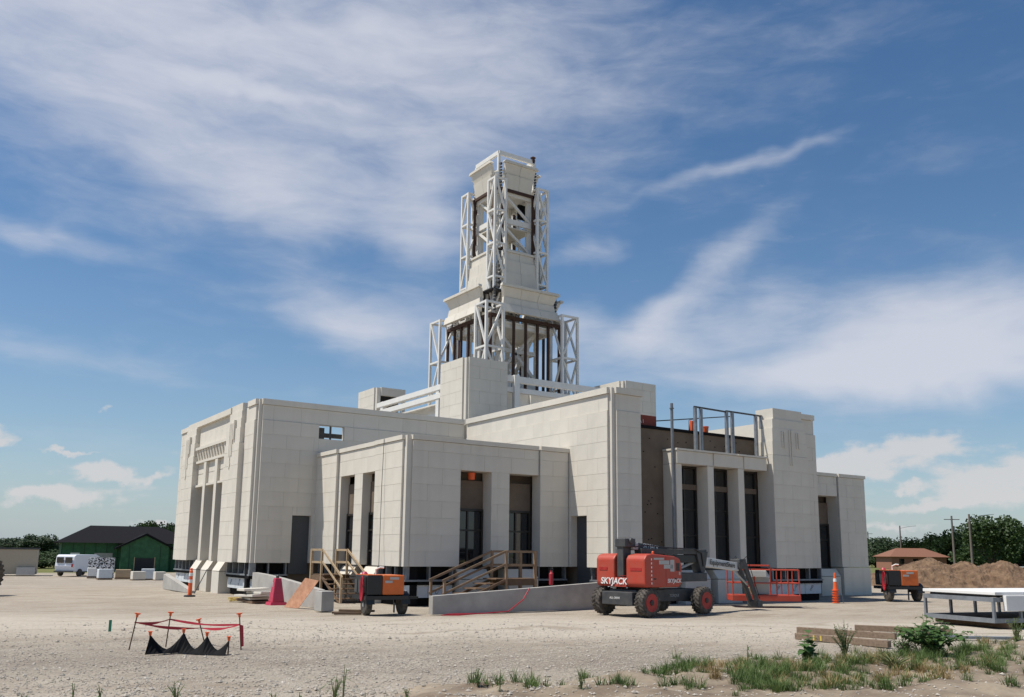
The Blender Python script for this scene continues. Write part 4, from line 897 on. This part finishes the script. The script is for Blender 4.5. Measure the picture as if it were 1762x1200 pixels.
# ---- steel rack with white panels
rk = thing('steel_panel_rack', 'low galvanised steel rack carrying white foam panels', 'rack', (26.5, 13.7, 0), R(-14))
lf = local(rk)
for z in (.14, .70):
    MB().box(-1.7, 2.2, -.9, -.82, z, z+.12).build('rail', GALV, rk); MB().box(-1.7, 2.2, 1.5, 1.58, z, z+.12).build('rail', GALV, rk)
    MB().box(-1.7, -1.62, -.82, 1.5, z, z+.12).build('rail', GALV, rk); MB().box(2.12, 2.2, -.82, 1.5, z, z+.12).build('rail', GALV, rk)
for x in (-1.66, -.7, .25, 1.2, 2.15):
    for y in (-.86, 1.54): MB().box(x-.035, x+.035, y-.035, y+.035, .26, .70).build('upright', GALV, rk)
MB().box(-1.6, 2.1, -.8, 1.48, .20, .24).build('deck', WOOD_D, rk)
for x in (-1.2, 1.7): MB().box(x-.08, x+.08, -.95, 1.6, 0, .14).build('skid', WOOD_D, rk)
MB().box(-1.6, 2.1, -.7, 1.4, .82, .88).build('dunnage', BLACKP, rk)
for k, (x0, x1, y0, y1) in enumerate(((-1.68, 1.2, -.95, 1.6), (1.24, 3.4, -.95, 1.6))):
    p = MB().box(x0, x1, y0, y1, .885, .97).build('foam_sheet', WHITEP, rk, bevel=.01)
MB().box(-1.40, 3.4, -1.05, -.93, .46, .88).build('foam_block', WHITEP, rk, bevel=.015)
# ---- timbers
for k, (p, q, lab) in enumerate((((1371, 1100), (1531, 1115), 'weathered square timber with yellow chalk marks, nearest the weeds'), ((1373, 1089), (1542, 1101), 'weathered square timber lying just behind the chalk marked one'), ((1471, 1085), (1640, 1092), 'weathered square timber lying half behind the leafy weed'))):
    a = gp(*p); b = gp(*q); a.z = b.z = .07; c = (a+b)/2; o = MB().beam(a, b, .15, .14).build('timber', TIMBER, loc=c, bevel=.006); tag(o, lab, 'timber', 'loose timbers')
    if k == 0:
        dv = (b-a).normalized(); nv = Vector((dv.y, -dv.x, 0)); nv = nv if nv.dot(a) < 0 else -nv
        for f in (.22, .30): c2_ = a.lerp(b, f)+nv*.077-c; mk = MB().beam(c2_-dv*.02, c2_+dv*.02, .006, .11).build('chalk_mark', mat('yellow_chalk', (.6, .45, .08), .8), o)
o = MB().beam((20.2, 12.2, .05), (21.6, 11.1, .05), .2, .06).build('steel_channel', GALV, loc=(21, 11.6, 0)); tag(o, 'short grey steel channel lying beyond the leafy weed', 'channel')
# ---- dirt mounds
def mound(label, peaks, seed):
    xs = [p[0] for p in peaks]; ys = [p[1] for p in peaks]; x0, x1, y0, y1 = min(xs)-5, max(xs)+6, min(ys)-5, max(ys)+6
    n = 150; m = MB()
    for j in range(n+1):
        for i in range(n+1):
            x = x0+(x1-x0)*i/n; y = y0+(y1-y0)*j/n
            h = 0
            for px_, py_, hh, rr in peaks:
                d_ = math.hypot(x-px_, y-py_)/rr; h = max(h, hh*max(0, 1-d_)**.85)
            f = min(1, h*2.2); h += f*(.30*mnoise.fractal((x*.8, y*.8, seed), .8, 2, 7)+.13*abs(mnoise.noise((x*3.2, y*3.2, seed)))+.07*abs(mnoise.noise((x*7, y*7, seed))))
            m.v.append((x, y, h-.05))
    m.f = [(j*(n+1)+i, j*(n+1)+i+1, (j+1)*(n+1)+i+1, (j+1)*(n+1)+i) for j in range(n) for i in range(n)]
    o = m.build('dirt_mound', DIRT, loc=(peaks[0][0], peaks[0][1], 0)); return tag(o, label, 'dirt mound', 'dirt mounds')
mound('long brown dirt mound with two crests behind the orange welder', [(57.6, 35.0, 1.95, 3.8), (56.6, 37.0, 1.2, 3.0), (58.9, 33.3, 1.75, 3.4), (56.8, 38.6, .6, 2.4)], 1)
mound('separate rounded brown dirt mound near the white fence', [(60.1, 31.6, 1.85, 3.3), (61.0, 30.2, 1.2, 3.0), (61.6, 28.6, .8, 3.0)], 5)
# ================================================================== BACKGROUND
# ---- green house
hs_ = thing('sheathed_house', 'green sheathed low house with dark shingle roof and front gable', 'house', (18.6, 118, -.9), R(-6))
ez = 3.5; rz_ = 5.7
MB().box(-3.4, 12, 0, 12, 0, ez).build('wall', GREENW, hs_)
for k in range(13): MB().box(-3.4+k*1.22, -3.32+k*1.22, -.03, .0, 0, ez-.02).build('seam', GREEN_T, hs_)
MB().box(-3.4, 12, -.035, -.002, 1.7, 1.82).build('seam', GREEN_T, hs_)
m = MB(); m.add([(-4.2, -.8, ez), (12.8, -.8, ez), (12.8, 12.8, ez), (-4.2, 12.8, ez), (-.2, 6, rz_), (8, 6, rz_)], [(0, 1, 5, 4), (1, 2, 5), (2, 3, 4, 5), (3, 0, 4), (3, 2, 1, 0)]); m.build('roof', ROOFD, hs_)
MB().prism([(3.0, 0), (8.4, 0), (8.4, ez-.4), (5.7, ez+.95), (3.0, ez-.4)], 'Y', -1.6, .2).build('gable_wall', GREENW, hs_)
for x in (3.9, 7.4): MB().box(x, x+.08, -1.63, -1.6, 0, ez-.3).build('seam', GREEN_T, hs_)
m = MB(); m.prism([(2.3, ez-.75), (5.7, ez+1.0), (9.1, ez-.75), (9.1, ez-.55), (5.7, ez+1.22), (2.3, ez-.55)], 'Y', -2.1, 3.0); m.build('gable_roof', ROOFD, hs_)
MB().box(4.6, 6.8, -1.64, -1.5, 0, 1.75).build('doorway', DARK, hs_); MB().box(4.5, 4.6, -1.66, -1.5, 0, 1.85).build('door_jamb', WOOD, hs_); MB().box(6.8, 6.9, -1.66, -1.5, 0, 1.85).build('door_jamb', WOOD, hs_)
MB().box(-2.4, -1.4, -.05, .0, 1.3, 2.3).build('window', WHITEP, hs_); MB().box(.2, 2.2, -.05, 0, 1.2, 2.3).build('window', CONC, hs_)
# ---- site office
so = thing('site_office', 'tan site office trailer with a small window and blue sign', 'site office', (7.0, 101, -.8), R(-8))
MB().box(-6, 3.9, 0, 3, .15, 2.55).build('body', TAN, so); MB().box(-6.1, 4.0, -.1, 3.1, 2.56, 2.72).build('roof', DGREY, so); MB().box(-1.2, .2, -.04, 0, 1.2, 2.0).build('window', GLASS, so); MB().box(-6, -1.9, -.05, 0, 2.0, 2.5).build('sign', mat('blue_sign', (.03, .07, .2), .5), so)
MB().box(2.2, 3.8, -.8, -.1, .1, .8).build('utility_box', LGREY, so)
# ---- van
vn = thing('cargo_van', 'white cargo van parked by the wrapped foam stacks', 'van', (14.6, 99.5, -.80), R(48))
m = MB(); m.prism([(-2.4, .45), (-2.5, 1.0), (-2.35, 1.95), (-2.1, 2.1), (1.2, 2.1), (1.7, 1.95), (2.3, 1.25), (2.95, 1.05), (3.0, .45)], 'Y', -1, 1); m.build('body', VANW, vn, bevel=.06)
for x in (-1.5, 2.0):
    for y in (-1.0, 1.0): MB().lathe([(.36, -.1), (.36, .1)], 18, (x, y, .36), 'Y').build('wheel', TYRE, vn)
MB().box(-2.54, -2.46, -.8, -.1, 1.3, 1.85).build('rear_window', GLASS, vn); MB().box(-2.54, -2.46, .1, .8, 1.3, 1.85).build('rear_window', GLASS, vn); MB().box(-2.56, -2.4, -.95, -.8, .9, 1.2).build('tail_light', REDR, vn); MB().box(-2.6, -2.4, -.98, .98, .4, .55).build('bumper', DGREY, vn)
m = MB(); m.prism([(1.25, 1.3), (2.2, 1.3), (1.68, 1.85), (1.25, 1.85)], 'Y', -1.03, -.9); m.build('side_window', GLASS, vn)
# ---- wrapped materials near the van
WRAP = mat('printed_wrap', (.75, .75, .74), .6, .1, 5); nt2 = WRAP.node_tree
vor = nt2.nodes.new('ShaderNodeTexNoise'); vor.inputs['Scale'].default_value = 8.0; vor.inputs['Detail'].default_value = 1; tc2 = nt2.nodes.new('ShaderNodeTexCoord'); nt2.links.new(tc2.outputs['Object'], vor.inputs['Vector'])
cr2 = nt2.nodes.new('ShaderNodeValToRGB'); cr2.color_ramp.interpolation = 'CONSTANT'; cr2.color_ramp.elements[0].color = (.02, .02, .022, 1); cr2.color_ramp.elements[1].position = .47; cr2.color_ramp.elements[1].color = (.75, .75, .74, 1)
nt2.links.new(vor.outputs['Fac'], cr2.inputs[0]); nt2.links.new(cr2.outputs[0], nt2.nodes['Principled BSDF'].inputs['Base Color'])
for u, w_, lab in ((166, 1.5, 'tall foam bundle in black and white printed wrap next to the van'), (186, 1.0, 'narrow foam bundle in black and white printed wrap by the pallets')):
    p = at(u, 984, 94); o = rbox(-w_/2, w_/2, -.6, .6, 0, 1.85).build('wrapped_bundle', WRAP); o.location = (p.x, p.y, -.80); o.rotation_euler = (0, 0, R(-12)); tag(o, lab, 'foam bundle', 'wrapped foam bundles')
for u, v, w_, h_, mt_, lab in ((158, 983, 1.1, .8, WHITEP, 'white wrapped pallet load before the printed bundles'), (180, 988, 1.6, .75, FOAM, 'pale grey wrapped pallet load before the green house'), (212, 987, 1.8, .7, WOOD, 'tan crate load on a pallet before the green house'), (238, 986, 1.5, .8, PANEL, 'beige wrapped pallet load before the open doorway'), (255, 983, 1.5, .85, FOAM, 'pale wrapped pallet load beside the beige one'), (275, 981, 1.2, .8, PANEL, 'beige pallet load nearest the ramp wall end')):
    p = at(u, v, rnd.uniform(80, 92)); w_ *= .72; h_ *= rnd.uniform(.85, 1.35); t = thing('pallet_load', lab, 'pallet load', (p.x, p.y, -.72), R(rnd.uniform(-15, 5)), 'pallet loads before the green house')
    rbox(-w_/2, w_/2, -.5, .5, 0, .12).build('pallet', WOOD_D, t); rbox(-w_/2+.03, w_/2-.03, -.48, .48, .125, h_).build('load', mt_, t, bevel=.03)
# ---- house beyond the mounds
hb = thing('brick_house', 'distant brick house with brown hipped roof beyond the mounds', 'house', (*at(1568, 975, 178).to_2d(), .0), R(-30)); hb.scale = (.72, .72, .9)
MB().box(-7, 7, -4, 4, 0, 2.3).build('wall', BRICK, hb); m = MB(); m.add([(-7.7, -4.7, 2.3), (7.7, -4.7, 2.3), (7.7, 4.7, 2.3), (-7.7, 4.7, 2.3), (-3.6, 0, 4.0), (3.6, 0, 4.0)], [(0, 1, 5, 4), (1, 2, 5), (2, 3, 4, 5), (3, 0, 4), (3, 2, 1, 0)]); m.build('roof', ROOFB, hb)
for x in (-5, -1.5, 3): MB().box(x, x+1.2, -4.05, -4, .9, 1.9).build('window', GLASS, hb)
# ---- utility poles
for u, vt, d_, lab, arm in ((1493, 915, 225, 'bare wooden utility pole beside the building edge, farthest off', 0), (1548, 905, 190, 'wooden utility pole with lamp arm near the brick house', 1), (1637, 888, 140, 'wooden utility pole with transformer before the trees', 2), (1667, 885, 128, 'wooden utility pole with long lamp arm near the big tree', 1)):
    p = at(u, vt, d_); t = thing('utility_pole', lab, 'utility pole', (p.x, p.y, 0), 0, 'wooden utility poles'); h_ = p.z
    MB().tube([(0, 0, -.05), (0, 0, h_)], [.17, .12], 8).build('pole', POLE, t)
    if arm == 1: MB().tube([(0, 0, h_-.5), (1.6, -1.1, h_-.1), (2.6, -1.8, h_)], .04, 6).build('lamp_arm', GALV, t)
    if arm == 2: MB().lathe([(.2, h_-2.2), (.2, h_-1.4)], 10, (.25, 0, 0)).build('transformer', GALV, t)
    if arm != 1: MB().beam((-.9, .6, h_-.5), (.9, -.6, h_-.5), .1).build('crossarm', POLE, t)
# ---- trees
def tree_mesh(seed, rx, rz, trunk_h, lm, n=2600, sz=.42):
    r = random.Random(seed); cl = []
    for k in range(36):
        a = r.uniform(0, 6.283); e = r.uniform(-.95, 1); q = r.uniform(.45, 1)
        cl.append((Vector((math.cos(a)*math.cos(e)*rx*q, math.sin(a)*math.cos(e)*rx*q, rz*(.1+math.sin(e)*q))), r.uniform(.28, .5)*rx))
    vs, fs = [], []
    for k in range(n):
        c, rr = cl[k % 36]; v = Vector((r.gauss(0, 1), r.gauss(0, 1), r.gauss(0, .8))); v.normalize(); p = c+v*rr*r.random()**.35
        a = Vector((r.gauss(0, 1), r.gauss(0, 1), r.gauss(0, 1))).normalized(); b = a.orthogonal().normalized(); s_ = sz*r.uniform(.6, 1.3)
        i = len(vs); vs += [p-a*s_*.5, p+b*s_*.33, p+a*s_*.5, p-b*s_*.33]; fs.append((i, i+1, i+2, i+3))
    cm_ = bpy.data.meshes.new('crown'); cm_.from_pydata([tuple(v+Vector((0, 0, trunk_h+rz))) for v in vs], [], fs); cm_.materials.append(lm)
    t = MB(); t.tube([(0, 0, -.3), (.1, 0, trunk_h*.6), (.0, .1, trunk_h+rz*.6)], [rx*.09, rx*.07, rx*.03], 8)
    for k in range(5):
        a = k*1.3+seed; t.tube([(0, 0, trunk_h*.7+k*.2), (math.cos(a)*rx*.35, math.sin(a)*rx*.35, trunk_h+rz*.5), (math.cos(a)*rx*.6, math.sin(a)*rx*.6, trunk_h+rz*.9)], [rx*.045, rx*.03, rx*.012], 6)
    tm = bpy.data.meshes.new('trunk'); tm.from_pydata([tuple(v) for v in t.v], [], t.f); tm.materials.append(BARK)
    return cm_, tm
TM = [tree_mesh(1, 5, 4.8, 1.2, LEAF, 6500, .58), tree_mesh(2, 5, 3.8, .7, LEAF_D, 6500, .66), tree_mesh(3, 5, 4.2, .6, LEAF_D, 6500, .66), tree_mesh(4, 5, 3.4, .4, LEAF, 6000, .66)]
def tree(label, u, vtop, d_, kind, wpx, group, base=0):
    p = at(u, vtop, d_); t = thing('tree', label, 'tree', (p.x, p.y, base), rnd.uniform(0, 6.28), group)
    cm_, tm = TM[kind]; H = (1.2, .7, .6, .4)[kind]+(4.8, 3.8, 4.2, 3.4)[kind]*2.1
    sc = Vector((wpx*1.08/2/F_PX*d_/5.6,)*2+((p.z-base)/H,))
    for nm, me in (('crown', cm_), ('trunk', tm)):
        o = bpy.data.objects.new(nm, me); col.objects.link(o); o.parent = t; o.scale = sc
    return t
GR = 'trees behind the mounds'
tree('tall full green tree rising behind the dirt mounds', 1702, 887, 150, 0, 84, GR)
for u, v, d_, k, w_, lab in ((1752, 905, 175, 2, 90, 'broad dark tree right behind the tall full one'), (1655, 912, 200, 1, 70, 'dark tree between the two tall poles'), (1622, 922, 215, 2, 64, 'round dark tree left of the transformer pole'), (1590, 926, 225, 1, 60, 'dark tree directly above the brick house roof'), (1562, 930, 230, 3, 44, 'small dark tree at the brick house gable'), (1512, 926, 190, 1, 62, 'round dark tree by the building edge'), (1535, 942, 230, 3, 46, 'low dark tree between pole and brick house'), (1700, 935, 170, 3, 90, 'wide low green tree under the tall full one'), (1735, 940, 180, 1, 90, 'wide low dark tree behind the separate mound'), (1640, 945, 200, 3, 70, 'low green tree behind the twin crested mound'), (1505, 952, 185, 3, 44, 'low shrub like tree at the foot of the building edge')):
    tree(lab, u, v, d_, k, w_, GR)
GL = 'trees beyond the green house'
for u, v, d_, k, w_, lab in ((265, 897, 190, 0, 62, 'rounded green tree rising over the dark house roof'), (297, 903, 195, 1, 40, 'smaller tree beside the rounded one over the roof'), (68, 921, 260, 1, 56, 'dark tree left of the green house gable end'), (40, 928, 300, 2, 60, 'low dark tree beyond the site office'), (5, 927, 300, 1, 70, 'dark tree above the site office sign'), (95, 938, 280, 3, 40, 'low green tree touching the green house eave')):
    tree(lab, u, v, d_, k, w_, GL, -1)
for u, v, d_ in ((20, 952, 150), (75, 950, 140)): tree('yellow green hedge like bush behind the site office' if u < 50 else 'yellow green bush between office and green house', u, v, d_, 3, 70, 'bushes by the site office', -1)
# ---- white fence at the right edge
fe = thing('white_rail_fence', 'white rail fence beyond the right hand mound', 'fence', (*at(1750, 980, 110).to_2d(), 0), R(-45))
for k in range(10): MB().box(-8+k*2, -7.9+k*2, -.05, .05, 0, 1.1).build('post', WHITEP, fe)
for z in (.35, .7, 1.0): MB().box(-8, 10.1, -.03, .03, z, z+.1).build('rail', WHITEP, fe)
# ================================================================== VERGE AND PLANTS
edge = [(4.0, 10.6), (5.2, 11.2), (6.4, 12.1), (8.0, 11.5), (10.3, 11.4), (12.6, 12.3), (14.4, 11.2), (16.2, 10.8), (19.9, 11.4), (24.8, 12.3), (32, 14)]
def edge_y(x):
    for (x0, y0), (x1, y1) in zip(edge, edge[1:]):
        if x0 <= x <= x1: return y0+(y1-y0)*(x-x0)/(x1-x0)
    return edge[0][1] if x < 4 else edge[-1][1]
def vz(x, y):
    s_ = edge_y(x)-y-.25*mnoise.noise((x*1.7, y*1.7, 9)); f = sstep(-.1, 1.3, s_)*sstep(3.6, 6, x)
    return -.07+.16*f+f*(.12*mnoise.noise((x*.9, y*.9, 2))+.05*mnoise.noise((x*3, y*3, 4)))
m = MB(); nx, ny = 300, 110
for j in range(ny+1):
    for i in range(nx+1):
        x = 3.4+i*(30-3.4)/nx; y = 3.0+j*(14-3.0)/ny; m.v.append((x, y, vz(x, y)))
m.f = [(j*(nx+1)+i, j*(nx+1)+i+1, (j+1)*(nx+1)+i+1, (j+1)*(nx+1)+i) for j in range(ny) for i in range(nx)]
vo = m.build('dirt_verge', DIRT_V, smooth=True); vo['kind'] = 'structure'
def hz(x, y): return max(gz(x, y), vz(x, y) if 3.4 < x < 30 and 3 < y < 14 else -1)
# gravel stones
m = MB(); r = random.Random(3)
OCT = [(1, 0, 0), (-1, 0, 0), (0, 1, 0), (0, -1, 0), (0, 0, 1), (0, 0, -1)]; OF = [(0, 2, 4), (2, 1, 4), (1, 3, 4), (3, 0, 4), (2, 0, 5), (1, 2, 5), (3, 1, 5), (0, 3, 5)]
for k in range(48000):
    d_ = 11.2+16*r.random()**1.7; a = yaw+r.uniform(-.62, .62); x, y = d_*math.cos(a), d_*math.sin(a)
    den = mnoise.noise((x*.5, y*.5, 7))*.5+.5
    if d_ > 20 and r.random() < (d_-20)/7: continue
    if r.random() > den+.15: continue
    if vz(x, y) > gz(x, y) and r.random() < .7: continue
    s_ = r.uniform(.007, .024)*(1.9 if r.random() < .07 else 1)*(2.0 if r.random() < .006 else 1); z = hz(x, y)+s_*.25; q = r.uniform(0, 3.14); c_, n_ = math.cos(q), math.sin(q)
    vs = []
    for ox, oy, oz in OCT:
        ox *= r.uniform(.7, 1.4); oy *= r.uniform(.6, 1.1); oz *= r.uniform(.5, .8); vs.append((x+(ox*c_-oy*n_)*s_, y+(ox*n_+oy*c_)*s_, z+oz*s_))
    m.add(vs, OF)
o = m.build('gravel_stones', STONE_M); o['kind'] = 'stuff'; o['label'] = 'loose pale gravel stones scattered over the lot'
# grass
def blade(m, p, h, w, lean, a):
    d_ = Vector((math.cos(a), math.sin(a), 0)); s_ = Vector((-math.sin(a), math.cos(a), 0))*w
    p1 = p+d_*lean*.35+Vector((0, 0, h*.6)); p2 = p+d_*lean+Vector((0, 0, h))
    m.add([p-s_, p+s_, p1+s_*.7, p1-s_*.7, p2], [(0, 1, 2, 3), (3, 2, 4)])
def grass(name, label, spots, mt_, hr, seed):
    m = MB(); r = random.Random(seed)
    for u, v, ru, rv, n in spots:
        for k in range(max(3, n//34)):
            uu, vv = u+r.gauss(0, .5)*ru, v+r.gauss(0, .5)*rv
            if vv > 1225: continue
            c = gp(uu, vv); sc = r.uniform(.6, 1.5); rad = .07*sc
            for q in range(int(34*sc)):
                a = r.uniform(0, 6.28); f = r.random()**.6; p = c+Vector((math.cos(a)*rad*f, math.sin(a)*rad*f, 0)); p.z = hz(p.x, p.y)-.01
                h = r.uniform(*hr)*sc*(1-.4*f); blade(m, p, h, r.uniform(.003, .0065), h*r.uniform(.2, .5)+f*h*.7, a+r.gauss(0, .7))
    o = m.build(name, mt_); o['kind'] = 'stuff'; o['label'] = label
grass('grass', 'short green grass on the dirt verge', [(1180, 1160, 60, 14, 900), (1330, 1165, 90, 30, 1700), (1440, 1160, 110, 25, 1900), (1480, 1135, 120, 16, 700), (1560, 1140, 90, 20, 1100), (1630, 1150, 120, 25, 1500), (1700, 1120, 60, 14, 500), (1745, 1120, 40, 22, 600), (900, 1190, 60, 10, 500), (1010, 1168, 24, 5, 160), (1060, 1195, 40, 8, 250), (1110, 1172, 20, 5, 120), (1340, 1195, 90, 12, 700), (1700, 1180, 90, 25, 300), (1560, 1180, 60, 20, 250), (1180, 1195, 40, 8, 250), (820, 1180, 30, 10, 120), (1230, 1150, 60, 14, 500), (1380, 1180, 120, 22, 1500), (1500, 1175, 120, 20, 900), (1640, 1135, 100, 16, 1200), (1710, 1150, 70, 20, 800), (1300, 1175, 60, 20, 900)], GRASSM, (.06, .22), 11)
grass('dry_grass', 'bleached dry grass among the verge weeds', [(1490, 1150, 60, 16, 300), (1650, 1165, 90, 20, 250), (1440, 1190, 60, 12, 300), (1720, 1110, 50, 15, 300), (1350, 1165, 90, 20, 500), (1560, 1165, 120, 20, 700), (1250, 1170, 60, 14, 300)], STRAW, (.08, .22), 12)
def leaf(m, p, d_, l, w, droop=.3):
    d_ = d_.normalized(); s_ = d_.cross(Vector((0, 0, 1)))
    if s_.length < .01: s_ = Vector((1, 0, 0))
    s_.normalize(); n_ = s_.cross(d_)
    a = p+d_*l*.35+n_*l*.06; b = p+d_*l*.7-Vector((0, 0, droop*l*.3)); c = p+d_*l-Vector((0, 0, droop*l))
    m.add([p, a-s_*w*.5, a+n_*.0, a+s_*w*.5, b-s_*w*.36, b, b+s_*w*.36, c], [(0, 1, 2), (0, 2, 3), (1, 4, 5, 2), (2, 5, 6, 3), (4, 7, 5), (5, 7, 6)])
def weed(name, label, u, v, h, spread, stems, lpl, ll, lw, mt_=WEEDL, seed=0, group=None, top=False):
    r = random.Random(seed); p0 = gp(u, v); p0.z = hz(p0.x, p0.y)-.01; t = thing(name, label, 'weed', p0, 0, group)
    ms, ml = MB(), MB()
    for s_ in range(stems):
        a = r.uniform(0, 6.28); q = spread*r.random()**.6; hh = h*r.uniform(.65, 1)*(1-.35*q/max(spread, .01)); e = Vector((math.cos(a)*q, math.sin(a)*q, hh)); mid = Vector((e.x*.35, e.y*.35, hh*.55))
        ms.tube([(0, 0, 0), mid, e], [.008, .006, .003], 5)
        for k in range(lpl):
            f = (k+.6)/lpl; c = mid*(f*2) if f < .5 else mid.lerp(e, f*2-1); b = r.uniform(0, 6.28)
            sc = r.uniform(.6, 1.15)*(1 if not top else .7+.5*f); leaf(ml, c, Vector((math.cos(b), math.sin(b), r.uniform(-.1, .6))), ll*sc, lw*sc, r.uniform(.2, .6))
    ms.build('stem', mat('weed_stem', (.14, .17, .06), .7), t); lo = ml.build('leaves', mt_, t); lo['kind'] = 'stuff'
    return t
weed('leafy_weed', 'large bushy broad leaved green weed beside the steel rack', 1605, 1136, .74, .78, 70, 10, .15, .11, seed=1)
weed('leafy_weed', 'tall leafy spike rising from the bushy weed', 1597, 1130, 1.12, .10, 4, 10, .17, .12, seed=11)
weed('broadleaf_weed', 'upright weed with few large yellow green leaves', 1392, 1152, .58, .14, 5, 8, .20, .17, seed=2)
weed('twiggy_weed', 'thin twiggy weed in front of the timbers', 1455, 1140, .86, .26, 30, 14, .06, .028, LEAF, seed=3)
weed('grassy_weed', 'spiky narrow leaved weed left of the bushy one', 1558, 1130, .48, .24, 30, 8, .20, .03, WEEDL, seed=4)
weed('verge_weed', 'loose tall weed at the edge of the steel rack', 1750, 1112, .65, .3, 16, 8, .10, .03, GRASSM, seed=5)
weed('straw_tuft', 'arching tuft of dry straw coloured grass below the bushy weed', 1540, 1160, .34, .42, 70, 2, .12, .008, STRAW, seed=6)
GW = 'sparse weeds growing in the gravel'
for k, (u, v, h, sp, st, lp, ll, lw, lab) in enumerate(((303, 1204, .34, .12, 9, 3, .20, .012, 'low grassy weed below the silt fence'), (575, 1206, .46, .12, 10, 3, .26, .014, 'taller grassy weed with upright blades and seed head'), (125, 1206, .38, .03, 2, 6, .05, .02, 'single thin weed stalk in the open gravel'), (822, 1192, .40, .08, 5, 8, .05, .02, 'spindly weed on the edge of the verge'), (628, 1206, .20, .05, 3, 5, .05, .02, 'tiny weed next to the taller grassy one'), (40, 1206, .18, .05, 3, 5, .05, .02, 'tiny weed near the single thin stalk'), (515, 1206, .20, .03, 2, 4, .05, .02, 'small sprig between the two grassy weeds'), (1287, 1152, .45, .04, 2, 5, .07, .02, 'lone leaning stalk beside the green grass patch'), (590, 1203, .62, .05, 4, 4, .22, .012, 'tallest thin grass stalk rising beside the grassy weed'), (172, 1204, .26, .06, 4, 5, .06, .02, 'low sprig near the single thin stalk'), (700, 1204, .24, .06, 4, 5, .08, .02, 'low sprig at the tip of the dirt verge'), (1000, 1200, .34, .08, 6, 4, .14, .014, 'loose grass weed in the middle of the verge edge'), (860, 1203, .3, .06, 4, 6, .06, .02, 'short leafy sprig beside the spindly weed'), (470, 1208, .24, .05, 4, 4, .12, .012, 'small grassy sprig right of the low grassy weed'))):
    weed('gravel_weed', lab, u, v, h, sp, st, lp, ll, lw, seed=20+k, group=GW)
